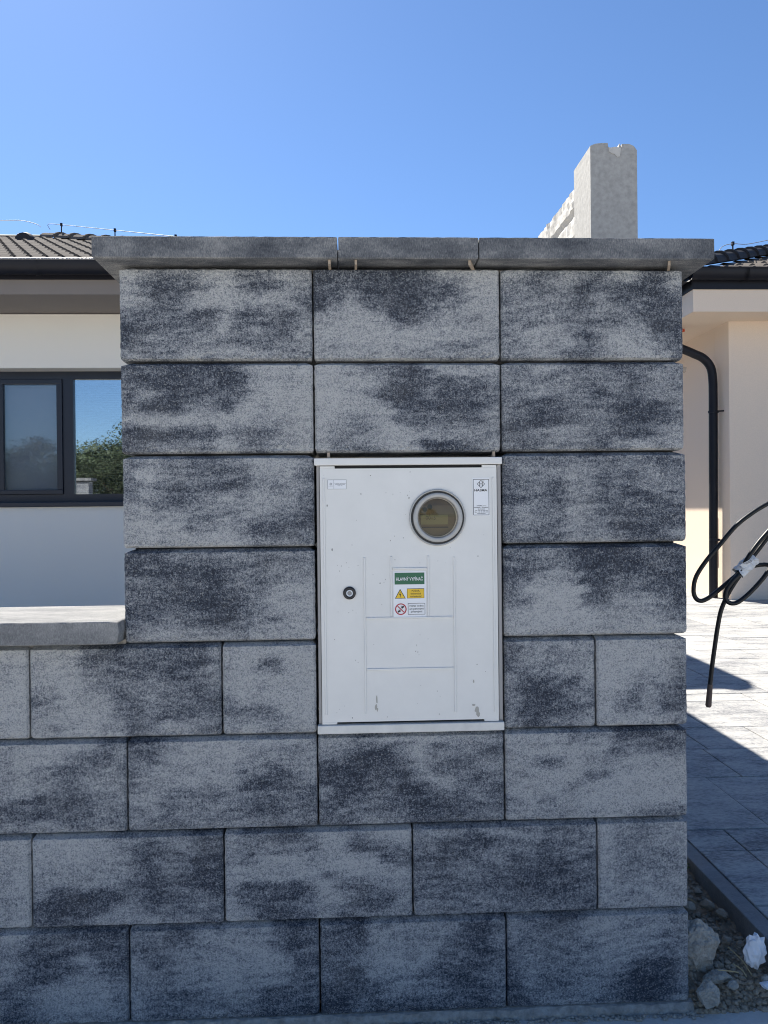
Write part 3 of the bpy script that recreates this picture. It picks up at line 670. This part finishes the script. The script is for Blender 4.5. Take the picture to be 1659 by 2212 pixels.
# scuffs and stains on the door (measured one by one)
s = MB()
def blob(mb, x, z, w, h, mi=0, seed=0):
    rr = random.Random(seed); P = []
    for k in range(9):
        a = 2*math.pi*k/9; q = rr.uniform(.6, 1.1); P.append((x+math.cos(a)*w*q/2, DY-.00035-mi*.0001-(seed % 97)*.000002-(.00004*(seed % 7)), z+math.sin(a)*h*q/2))
    mb.add(P, [tuple(range(9))], mi)
sc = [(118,210,5,8),(500,216,12,8),(825,190,8,9),(419,368,10,16),(625,359,6,8),(682,373,4,12),(741,358,4,6),(820,352,3,10),(803,382,6,14),(814,403,12,18),(142,460,10,24),(178,822,12,26),(341,785,7,10),(691,717,5,10),(657,753,8,10),(764,731,7,10),(782,538,6,6),(381,583,3,8),(222,950,4,8),(252,957,5,12),(296,930,4,8),(389,953,7,8),(314,968,4,9),(237,998,6,10),(693,911,6,12),(898,940,4,10),(511,1030,4,14),(568,1102,10,14),(601,1096,5,14),(615,1072,5,14),(1047,925,6,6),(1113,942,5,5),(1196,398,6,6),(1151,818,5,5),(69,355,6,14),(1380,890,8,14),(1430,715,5,5)]
sc2 = [(225,72,4,12),(314,80,6,9),(347,62,5,11),(373,84,6,6),(585,18,4,12),(194,297,9,7),(516,345,4,10),(869,358,4,18),(860,408,7,12),(878,416,5,24),(887,436,4,10),(755,433,6,5),(897,272,3,14),(963,307,4,10),(495,549,9,20),(366,472,5,14),(385,488,5,10),(1367,525,8,14),(1035,739,4,18),(1058,782,3,12),(899,688,5,7),(872,836,4,6),(620,943,5,12),(333,944,7,16),(207,899,4,12),(1049,929,4,22),(1548,818,5,24),(113,573,5,12),(271,846,3,10),(229,872,3,9),(1438,585,6,6)]
def dp(x, y, base): # detail-crop pixel to the door plane
    return .4272+((x/2.074+1240)-1310.4)*5.357e-4, 1.1352-((y/2.074+base)-1920)*5.357e-4+.0*x
for k, (x, y_, w, h) in enumerate(sc): q = dp(x, y_, 1800); blob(s, q[0], q[1], w*2.6e-4, h*2.6e-4, 0, k)
for k, (x, y_, w, h) in enumerate(sc2): q = dp(x, y_, 2400); blob(s, q[0]-.001, q[1]-.004, w*2.6e-4, h*2.6e-4, 0, k+99)
for x, y_, w, h in ((535, 800, 16, 80), (528, 860, 22, 60), (540, 880, 14, 40), (1360, 900, 40, 70), (1372, 930, 34, 60), (1335, 860, 30, 20), (1337, 663, 14, 32)): q = dp(x, y_, 2400); blob(s, q[0]-.001, q[1]-.004, w*2.6e-4, h*2.6e-4, 1, x)
o_ = s.build('scuff_marks', [M_scuff, M_stain], cab); o_['kind'] = 'stuff'

# ------------------------------------------------------------------ concrete fence behind the pillar
fence = thing('concrete_fence', 'pale precast concrete fence with rough stone relief running back behind the pillar', 'fence', (1.22, .5, .0))
s = MB(); px = [(1.157, 0), (1.290, 0), (1.290, 2.074), (1.281, 2.086), (1.268, 2.0915), (1.2475, 2.0915), (1.2470, 2.082), (1.2440, 2.085), (1.2405, 2.0925), (1.2375, 2.081), (1.228, 2.083), (1.214, 2.080), (1.2085, 2.082), (1.2070, 2.0935), (1.190, 2.0935), (1.170, 2.091), (1.157, 2.085)]
px = [(.478+(x-.478)*.9766, 1.072+(z-1.072)*.9766 if z > 1 else 0) for x, z in px]
s.poly(px, .45, .605); cp_ = [(1.2372, 2.0809), (1.228, 2.0829), (1.214, 2.0799), (1.2087, 2.0815), (1.209, 2.070), (1.216, 2.065), (1.226, 2.062), (1.234, 2.054), (1.240, 2.056), (1.243, 2.068), (1.2435, 2.080)]
cp_ = [(.478+(x-.478)*.9766, 1.072+(z-1.072)*.9766) for x, z in cp_]; s.poly(cp_, .4485, .4499, 1); post = s.build('post', [M_post, M_panel], fence)
pm = MB(); pm.box(1.141, 1.271, 0, .14, 0, 2.068, c=.006); pmesh = pm.mesh('post', M_post)
for yy_ in (2.60, 4.70): link('post', pmesh, fence, (0, yy_, 0))
def panel(y0, z0, seed, h=.50, wob=.01):
    ny, nz = 110, 30; ys_ = np.linspace(0, 2.0, ny); zs = np.linspace(0, h, nz); Y_, Z_ = np.meshgrid(ys_, zs)
    # jagged stacked-stone relief
    row = np.floor((Z_+.02*fbm(Y_*3, Z_*0, seed))/.085); off = (vnoise(row*3.1, row*0+seed, seed))*.4
    ln = .16+.2*vnoise(row*1.7+5, row*0, seed+2); cell = np.floor((Y_+off)/ln+.15*fbm(Y_*14, Z_*20, seed+4)); hgt = vnoise(cell*5.3+.5, row*7.7+.5, seed+5)
    rel = .006+.018*hgt+.010*(fbm(Y_*16, Z_*26, seed+6)-.5)+.006*(vnoise(Y_*60, Z_*60, seed)-.5)
    fr = ((Z_/.085) % 1); rel -= .010*(fr < .12)
    top = Z_.copy(); top[-1] += wob*(fbm(ys_*9, ys_*0, seed)-.3)*1.2
    V = np.stack([1.180-rel, Y_+y0, top+z0], -1).reshape(-1, 3).tolist(); n0 = len(V)
    V += [(1.225, y, z) for _, y, z in V]
    F = [(j*ny+i, (j+1)*ny+i, (j+1)*ny+i+1, j*ny+i+1) for j in range(nz-1) for i in range(ny-1)]
    F += [(n0+j*ny+i, n0+j*ny+i+1, n0+(j+1)*ny+i+1, n0+(j+1)*ny+i) for j in range(0, nz-1) for i in range(ny-1)]
    t0 = (nz-1)*ny; F += [(t0+i, n0+t0+i, n0+t0+i+1, t0+i+1) for i in range(ny-1)]
    s = MB(); s.add(V, F); return s.mesh('panel', M_panel)
for bay, y0 in enumerate((.604, 2.70)):
    for q in range(4): link('panel', panel(y0, .035+.503*q, 3+q+bay*9, wob=.012 if q == 3 else 0), fence)

# ------------------------------------------------------------------ power cable coil
cable = thing('power_cable', 'black power cable coiled in loops and bound with white tape beside the pillar', 'cable', (2.05, .7, .09))
def cab_part(name, P, r=.0068, m=M_cable, n=12): return MB().tube(smooth_pts(P, 6), r, n).build(name, m, cable)
cab_part('cable_loop', [(2.05, .74, .09), (2.06, .74, .5), (2.02, .73, .95), (1.94, .71, 1.11), (1.85, .70, 1.118), (1.769, .70, 1.077), (1.72, .70, 1.049), (1.666, .70, 1.008), (1.612, .70, .947), (1.572, .70, .902), (1.54, .70, .854), (1.531, .70, .815), (1.536, .70, .789), (1.552, .70, .778), (1.575, .70, .785), (1.611, .70, .811), (1.647, .70, .84), (1.674, .70, .862), (1.701, .703, .890), (1.719, .705, .909), (1.742, .705, .937), (1.768, .705, .97), (1.83, .70, 1.05), (1.90, .70, 1.08), (1.96, .71, 1.02), (1.98, .73, .8)])
cab_part('cable_loop', [(1.98, .745, .8), (1.97, .735, .95), (1.90, .70, 1.07), (1.83, .69, 1.06), (1.757, .688, .985), (1.726, .688, .95), (1.701, .688, .916), (1.683, .688, .886), (1.665, .684, .859), (1.646, .68, .842), (1.628, .68, .818), (1.621, .68, .795), (1.626, .68, .779), (1.641, .68, .771), (1.663, .68, .776), (1.698, .68, .803), (1.734, .68, .84), (1.756, .68, .868), (1.80, .68, .93), (1.86, .69, 1.0), (1.92, .70, 1.0), (1.99, .72, .9), (2.0, .73, .7)])
cab_part('cable_loop', [(1.70, .703, .875), (1.71, .702, .879), (1.729, .70, .885), (1.749, .70, .887), (1.767, .70, .886), (1.84, .70, .87), (1.93, .71, .80), (1.99, .73, .62), (2.02, .74, .09)])
cab_part('cable_tail', [(1.700, .715, .872), (1.686, .72, .851), (1.666, .72, .823), (1.649, .72, .795), (1.638, .72, .772), (1.625, .72, .738), (1.614, .72, .684), (1.606, .72, .633), (1.597, .72, .573), (1.5895, .72, .511)])
te = MB().tube([(1.5902, .72, .514), (1.588, .72, .49), (1.5855, .72, .465), (1.584, .72, .448), (1.5835, .72, .443)], [.0075, .0083, .0086, .0092, .0060], 10).build('taped_end', M_tape, cable)
s = MB(); rr = random.Random(5)
P = [Vector(p) for p in ((1.671, .697, .862), (1.684, .697, .876), (1.698, .698, .889), (1.712, .699, .900), (1.722, .699, .908))]
ax = (P[-1]-P[0]).normalized(); side = Vector((ax.z, 0, -ax.x)); vs = []; n = 14
P = [P[0].lerp(P[-1], k/9) for k in range(10)]
for i, p in enumerate(P):
    for k in range(n):
        a = 2*math.pi*k/n; q = 1+.22*(rr.random()-.5); vs.append(p+side*(.0205*q*math.cos(a))+Vector((0, 1, 0))*(.0205*q*math.sin(a))+ax*(.006*(rr.random()-.5)))
s.add(vs, [(i*n+k, i*n+(k+1) % n, (i+1)*n+(k+1) % n, (i+1)*n+k) for i in range(9) for k in range(n)])
# loose flap of tape
s.add([(1.704, .676, .905), (1.690, .672, .903), (1.668, .670, .893), (1.664, .672, .889), (1.676, .674, .878), (1.690, .677, .883)], [(0, 1, 2, 3, 4, 5)])
s.build('white_tape_wrap', M_foil, cable)
s = MB(); s.tube([(1.668, .6725, .898), (1.676, .672, .893), (1.700, .673, .9035)], .0009, 5); s.tube([(1.700, .673, .9035), (1.701, .673, .8995), (1.684, .673, .8925)], .0009, 5); s.build('tie_end', M_grey, cable)

# ------------------------------------------------------------------ roof tile mesh (one double-roll tile, 0.284 wide)
TW = .284
def tile_mesh(L_=.345, nm='roof_tile', m=M_tile):
    prof = []
    for base in (0., .142):
        prof += [(base, .0), (base+.049, .0)]
        for k in range(1, 6): a = math.pi*k/6; prof.append((base+.050+.084*k/6, .016*math.sin(a)**1.1))
        prof += [(base+.140, .0)]
    prof.append((.2838, 0)); t = .018; n = len(prof); s = MB()
    V = [(x, 0, z*1.75+.003) for x, z in prof]+[(x, L_, z-.004) for x, z in prof]+[(x, 0, -.004 if z < .003 else z*.2-.004) for x, z in prof]
    F = [(i, i+1, n+i+1, n+i) for i in range(n-1)]
    s.add(V, F, 0, True); s.add(V[:n]+V[2*n:], [(i, n+i, n+i+1, i+1) for i in range(n-1)])
    return s.mesh(nm, m)
def half_round(r, L_, nm, m, taper=.9, sq=.68):
    n = 9; s = MB(); V = []
    for y_, q in ((0, 1.0), (.03, 1.0), (.031, .88), (L_, taper*.9)):
        for k in range(n): a = math.pi*k/(n-1); V.append((r*q*math.cos(a), y_, sq*r*q*math.sin(a)+(.004 if y_ < .0305 else 0)))
    s.add(V, [(i*n+k, (i+1)*n+k, (i+1)*n+k+1, i*n+k+1) for i in range(3) for k in range(n-1)], 0, False)
    V2 = [(0.93*r*math.cos(math.pi*k/(n-1))*.9, 0, .88*sq*r*math.sin(math.pi*k/(n-1))*.85) for k in range(n)]
    s.add(V[:n]+V2, [(k, k+1, n+k+1, n+k) for k in range(n-1)]); s.add(V2, [tuple(range(n))]); return s.mesh(nm, m)
def lay_ridge(parent, a, b, r, m, step=.34, nm='ridge_tile', sq=.68):
    a, b = Vector(a), Vector(b); d = (b-a); L_ = d.length; d.normalize(); me = half_round(r, step*1.12, nm, m, .9, sq); k = 0
    x = d.cross(Vector((0, 0, 1))).normalized(); zz = x.cross(d); Mx = Matrix((x, d, zz)).transposed()
    while k*step < L_-.05:
        link(nm, me, parent, a+d*(k*step), Mx.to_euler()); k += 1
def lightning(parent, pts, clips):
    s = MB(); s.tube(pts, .0040, 6); s.build('lightning_wire', M_wire, parent)
    for p in clips:
        s = MB(); s.tube([(p[0], p[1], p[2]-.13), (p[0], p[1], p[2]-.01)], .008, 6); s.box(p[0]-.012, p[0]+.012, p[1]-.015, p[1]+.015, p[2]-.018, p[2]+.020); s.build('wire_clip', M_gutter, parent)

# ------------------------------------------------------------------ house on the left
HL = thing('bungalow', 'pale bungalow with black gutter and dark framed window left of the pillar', 'house', (-3, 5.7, .085))
Yw, Yg = 5.70, 4.93; GX1 = 1.25; GX0 = -14
# front wall with window opening
wx0, wx1, wz0, wz1 = -3.64, -1.05, 1.165, 2.427
s = MB(); s.box(GX0+.7, wx0, Yw, Yw+.35, .085, 2.93); s.box(wx1, .55, Yw, Yw+.35, .085, 2.93); s.box(wx0, wx1, Yw, Yw+.35, .085, wz0-.04); s.box(wx0, wx1, Yw, Yw+.35, wz1, 2.93)
s.build('front_wall', M_plasterL, HL)
s = MB(); s.box(.20, .55, Yw+.352, 13, .085, 2.93); s.build('side_wall', M_plasterL, HL)
s = MB(); s.box(GX0, GX1-.06, 5.05, 5.08, 2.935, 3.13); s.box(GX1-.09, GX1-.06, 5.081, 13.4, 2.935, 3.13); s.build('fascia_board', M_fascia, HL)
s = MB(); s.box(GX0, GX1-.10, 5.081, 5.78, 2.938, 2.955); s.build('soffit', M_fascia, HL)
def gutter(parent, x0, x1, yc, zt, r=.078, axis='x', joints=(), name='gutter', bead=0):
    s = MB(); n = 12; prof = [(math.pi+math.pi*k/n) for k in range(n+1)]
    def P(t, a, rr): return (t, yc+rr*math.cos(a), zt+rr*1.0*math.sin(a)*1.45) if axis == 'x' else (yc+rr*math.cos(a), t, zt+rr*math.sin(a)*1.45)
    V = [P(t, a, r) for t in (x0, x1) for a in prof]; s.add(V, [(k, k+1, n+1+k+1, n+1+k) for k in range(n)], 0, True)
    e = P(x0, math.pi, r); f_ = P(x1, math.pi, r); s.tube([(e[0], e[1], e[2]), (f_[0], f_[1], f_[2])], .009, 8, bead)
    for j in joints:
        V = [P(t, a, r+.004) for t in (j-.02, j+.02) for a in prof]; s.add(V, [(k, k+1, n+1+k+1, n+1+k) for k in range(n)], 0, True)
    return s.build(name, [M_gutter, M_bead], parent)
gutter(HL, GX0, GX1+.05, 4.955, 3.183, .075, 'x', (-2.14,), bead=1); gutter(HL, 4.97, 13.4, GX1+.03, 3.175, .075, 'y')
# dark back trim of the gutter so nothing shows between tiles and fascia
s = MB(); s.box(GX0, GX1, 5.035, 5.049, 3.06, 3.20); s.build('gutter_board', M_gutter, HL)
# roof planes
RA, RB = (-3.66, 9.0, 4.80), (1.25, 4.93, 3.165); RL = (GX0, 9.0, 4.80)
def zfront(y): return 3.165+(y-4.93)*(4.80-3.165)/(9.0-4.93)
s = MB(); s.add([(GX0, 4.93, 3.15), (GX1, 4.93, 3.15), (RA[0], 9.0, 4.785), (GX0, 9.0, 4.785), (GX1, 13.1, 3.15), (GX0, 13.1, 3.15)], [(0, 1, 2, 3), (1, 4, 2), (3, 2, 4, 5), (0, 5, 4, 1)]); s.build('roof_deck', M_deck, HL)
pitchL = math.atan((4.80-3.165)/(9.0-4.93)); NR = 14; st_ = 4.07/NR; tm = tile_mesh(st_/math.cos(pitchL)*1.06)
def hipx(y): return 1.25+(RA[0]-1.25)*(y-4.93)/(9.0-4.93)
stuff = MB(); tv = [v.co[:] for v in tm.vertices]; tf = [tuple(p.vertices) for p in tm.polygons]; cp, sp_ = math.cos(pitchL), math.sin(pitchL)
for r in range(NR):
    y0 = 4.90+r*st_; z0 = zfront(y0)+.004; x = -13.9+.02
    x = -1.713-.054-.041-TW*42
    while x < GX1:
        if x+TW*.6 < hipx(y0+st_):
            sx = 830+1661*(x-.478)/(y0+1.635)-69
            if -60 < sx+69 < 240+69: link('roof_tile', tm, HL, (x, y0, z0), (pitchL, 0, 0))
            elif x > -6.5: stuff.add([(x+v[0], y0+v[1]*cp-v[2]*sp_, z0+v[1]*sp_+v[2]*cp) for v in tv], tf)
        x += TW
o_ = stuff.build('roof_tile_field', M_tile, HL); o_['kind'] = 'stuff'
lay_ridge(HL, (-6.7, 9.0, 4.77), (RA[0]+.02, 9.0, 4.77), .115, M_ridge)
lay_ridge(HL, (1.25, 4.93, 3.14), (RA[0]+.1, 8.93, 4.765), .135, M_tile, .36, 'hip_tile')
for vx, vy in ((-3.63+.0, 8.25), (-2.30, 7.35)):
    s = MB(); V = []; n = 9
    for yy_, r_, lift in ((0, .105, -.01), (.10, .10, -.01), (.42, .02, -.02)):
        for k in range(n): a = math.pi*k/(n-1); V.append((vx+r_*math.cos(a), vy+yy_, zfront(vy+yy_)+.02+r_*.95*math.sin(a)+lift))
    s.add(V, [(i*n+k, (i+1)*n+k, (i+1)*n+k+1, i*n+k+1) for i in range(2) for k in range(n-1)], 0, True); s.add(V[:n], [tuple(range(n))[::-1]]); s.build('vent_tile', M_ridge, HL)
def hl(y, dz): return (hipx(y), y, zfront(y)+dz)
lightning(HL, smooth_pts([(-6.5, 9, 5.03), (-5.0, 9, 5.02), (-4.2, 9, 5.035), (-3.95, 9, 5.035), (-3.75, 8.98, 4.98), (-3.68, 8.95, 4.93)], 4), [(-5.6, 9, 5.02), (-4.22+.42, 9.0, 5.03)][:1]+[(-4.42, 9.0, 5.02)])
cl = [8.72, 7.95, 7.2, 6.55, 5.95, 5.4]
lightning(HL, smooth_pts([hl(8.9, .12), hl(8.93, .19)]+[hl(y, .20-(8.9-y)*.05) for y in cl], 3), [hl(y, .20-(8.9-y)*.05) for y in cl])
# window
WL = MB(); Yf = 5.88; fz0, fz1 = 1.181, 2.40
def fbox(mb, x0, x1, z0, z1, y0=Yf-.0, y1=Yf+.07): mb.box(x0, x1, y0, y1, z0, z1, c=.004)
s = MB(); s.box(wx0, wx1, Yf, Yf+.075, 2.353, 2.426); s.box(wx0, wx1, Yf, Yf+.075, fz0-.02, 1.246); s.box(wx0, wx0+.075, Yf+.001, Yf+.074, 1.246, 2.353); s.box(wx1-.075, wx1, Yf+.001, Yf+.074, 1.246, 2.353); s.box(-2.288, -2.190, Yf+.001, Yf+.074, 1.246, 2.353)
win = s.build('window', M_frame, HL)
s = MB(); sx0, sx1 = -3.50, -2.290
for b in ((sx0, sx1, 2.305, 2.350), (sx0, sx1, 1.248, 1.291), (sx0, sx0+.055, 1.291, 2.305), (sx1-.052, sx1, 1.291, 2.305)): s.box(b[0], b[1], Yf-.018, Yf+.02, b[2], b[3], c=.004)
s.box(-2.94, -2.846, Yf-.016, Yf+.018, 1.2915, 2.3045)
s.build('sash', M_frame, win)
s = MB(); s.box(-3.445, -2.342, Yf+.006, Yf+.012, 1.2915, 2.3045); s.build('screened_pane', M_glass2, win)
s = MB(); s.box(-2.1895, wx1-.0755, Yf+.030, Yf+.036, 1.2465, 2.3525); s.build('glass_pane', M_glass, win)
s = MB(); s.add([(-3.44, Yf+.05, 1.29), (-2.342, Yf+.05, 1.29), (-2.342, Yf+.05, 2.30), (-3.44, Yf+.05, 2.30)], [(0, 1, 2, 3)]); s.box(-3.44, -2.343, Yf+.045, Yf+.052, 2.28, 2.30, 0); s.build('insect_screen', M_screen, win)
s = MB()
for k in range(64):
    z = 1.25+k*.0172
    s.add([(-2.188, Yf+.10, z), (wx1-.08, Yf+.10, z), (wx1-.08, Yf+.118, z+.0155), (-2.188, Yf+.118, z+.0155)], [(0, 1, 2, 3)])
s.box(-2.188, wx1-.08, Yf+.09, Yf+.12, 2.325, 2.352); s.box(-2.125, -2.120, Yf+.092, Yf+.096, 1.25, 2.33)
o_ = s.build('blind_slats', M_blind, win); o_['kind'] = 'stuff'
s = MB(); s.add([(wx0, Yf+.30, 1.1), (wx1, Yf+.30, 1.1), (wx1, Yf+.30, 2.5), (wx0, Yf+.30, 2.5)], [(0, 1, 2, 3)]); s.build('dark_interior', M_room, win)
s = MB(); s.box(wx0-.03, wx1+.03, 5.662, Yf-.001, 1.127, 1.168, c=.004); s.build('window_sill', M_frame, HL)

# ------------------------------------------------------------------ house on the right
HR = thing('bungalow', 'cream bungalow with black gutter and downpipe at the right beyond the paving', 'house', (5, 6.2, .09))
s = MB(); s.box(4.40, 12, 6.19, 6.5, .088, 3.0); s.build('front_wall', M_plaster, HR)
s = MB(); s.box(4.40, 4.7, 6.501, 13, .088, 3.0); s.build('side_wall', M_plaster, HR)
s = MB(); s.box(3.852, 12, 5.80, 13, 2.982, 3.26); s.build('soffit', M_plaster, HR)
gutter(HR, 3.80, 12, 5.735, 3.375, .072, 'x', (4.335, 4.34)); gutter(HR, 5.74, 7.19, 3.765, 3.36, .072, 'y')
s = MB(); s.box(3.853, 12, 5.785, 5.7995, 3.20, 3.38); s.box(3.840, 3.8515, 5.785, 13, 3.20, 3.38); s.build('gutter_board', M_gutter, HR)
pitR = R(22); tR = math.tan(pitR); s = MB(); ex, ey, ez = 3.80, 5.70, 3.36; rn = 5.0
s.add([(ex, ey, ez-.01), (13, ey, ez-.01), (13, ey+rn, ez+rn*tR-.01), (ex+rn, ey+rn, ez+rn*tR-.01), (ex, ey+2*rn, ez-.01)], [(0, 1, 2, 3), (0, 3, 4), (0, 4, 1)]); s.build('roof_deck', M_deck, HR)
tmR = tile_mesh(.325); stR = .30; x_off = 4.02
for r in range(14):
    y0 = ey-.03+r*stR; z0 = ez+r*stR*tR+.0
    x = x_off-TW*3
    while x < 7.2:
        if x > ex+(y0-ey)+.02: 
            if x < 5.6 and r < 9: link('roof_tile', tmR, HR, (x, y0, z0), (pitR, 0, 0))
        x += TW
lay_ridge(HR, (3.83, 5.73, 3.40), (3.83+4.8, 5.73+4.8, 3.40+4.8*tR), .12, M_ridge, .34, 'hip_tile', 1.0)
lightning(HR, smooth_pts([(4.25, 6.15, 3.62), (4.38, 6.28, 3.78), (4.62, 6.52, 3.90), (4.95, 6.85, 4.01), (5.5, 7.4, 4.25)], 4), [(4.62, 6.52, 3.90)])
s = MB(); s.box(3.56, 3.8515, 7.2, 13, 2.9825, 3.26); s.build('shade_eave', M_plaster, HR); gutter(HR, 7.2, 13, 3.50, 3.33, .072, 'y')  # unseen wider eave and gutter, added to lower the shadow line on the wall
# downpipe
pp = smooth_pts([(3.80, 6.42, 3.25), (3.81, 6.42, 3.05), (3.92, 6.41, 2.80), (4.10, 6.40, 2.700), (4.22, 6.39, 2.640), (4.300, 6.385, 2.54), (4.322, 6.385, 2.40), (4.325, 6.385, 2.26)], 4)+[(4.325, 6.40, 1.2), (4.325, 6.42, .085)]
s = MB(); s.tube(pp, .045, 16); dpipe = s.build('downpipe', M_gutter, HR)
for z in (2.068, .708):
    s = MB(); s.tube([(4.325, 6.385, z-.012), (4.325, 6.385, z+.012)], .053, 16); s.tube([(4.325, 6.34, z), (4.40, 6.30, z)], .008, 6); s.build('pipe_clamp', M_gutter, dpipe)
s = MB(); s.box(4.392, 4.3995, 6.46, 6.62, .42, .95, c=.003); s.build('service_hatch', M_plaster, HR)
s = MB(); s.tube([(4.02, 6.55, 2.958), (4.07, 6.50, 2.960)], .016, 8); s.build('orange_connector', M_orange, HR)
s = MB(); s.tube([(3.96, 6.60, 2.980), (3.99, 6.58, 2.950), (4.02, 6.55, 2.957)], .008, 6); s.build('cable_end', M_black, HR)

# ------------------------------------------------------------------ trees across the road (mirrored in the window)
def tree_meshes(seed):
    rr = np.random.RandomState(seed); s = MB(); N_ = 16000
    cl = [(rr.normal(0, 1.3), rr.normal(0, 1.3), 2.0+rr.rand()*3.2, .7+rr.rand()*.8) for _ in range(26)]
    for i in range(N_):
        c = cl[i % 26]; d = rr.normal(size=3); d /= np.linalg.norm(d); p = np.array(c[:3])+d*c[3]*rr.rand()**.4; a = rr.normal(size=3); a /= np.linalg.norm(a); b = np.cross(a, d); q = .05+.05*rr.rand()
        s.add([p-a*q, p+b*q*.6, p+a*q, p-b*q*.6], [(0, 1, 2, 3)])
    c_ = s.mesh('crown', M_leaf); s = MB(); s.tube([(0, 0, 0), (.05, 0, 1.2), (0, .1, 2.6), (.1, 0, 4.0)], [.20, .15, .10, .04], 8)
    for k in range(6): a = k*1.05; s.tube([(0, 0, 1.3+.3*k), (.8*math.cos(a), .8*math.sin(a), 2.2+.3*k), (1.4*math.cos(a), 1.4*math.sin(a), 3.0+.25*k)], [.07, .05, .02], 6)
    return c_, s.mesh('trunk', M_bark)
tms = [tree_meshes(1), tree_meshes(2)]
for k, (x, y, sc_) in enumerate([(-31, -42, 1.5), (-26.3, -43, 1.38), (-22.6, -42, .85), (-19.6, -44, 1.22), (-16.6, -43, 1.25), (-13.2, -42, 1.6), (-9, -43, 1.4), (0, -44, 1.4)]):
    t = thing('deciduous_tree', 'leafy green tree across the road seen only mirrored in the window', 'tree', (x, y, -.16), 'trees across the road')
    for nm, me in zip(('crown', 'trunk'), tms[k % 2]):
        o_ = bpy.data.objects.new(nm, me); COL.objects.link(o_); o_.parent = t
    t.scale = (sc_*1.15, sc_*1.15, sc_*.84); t.rotation_euler = (0, 0, k*1.3)
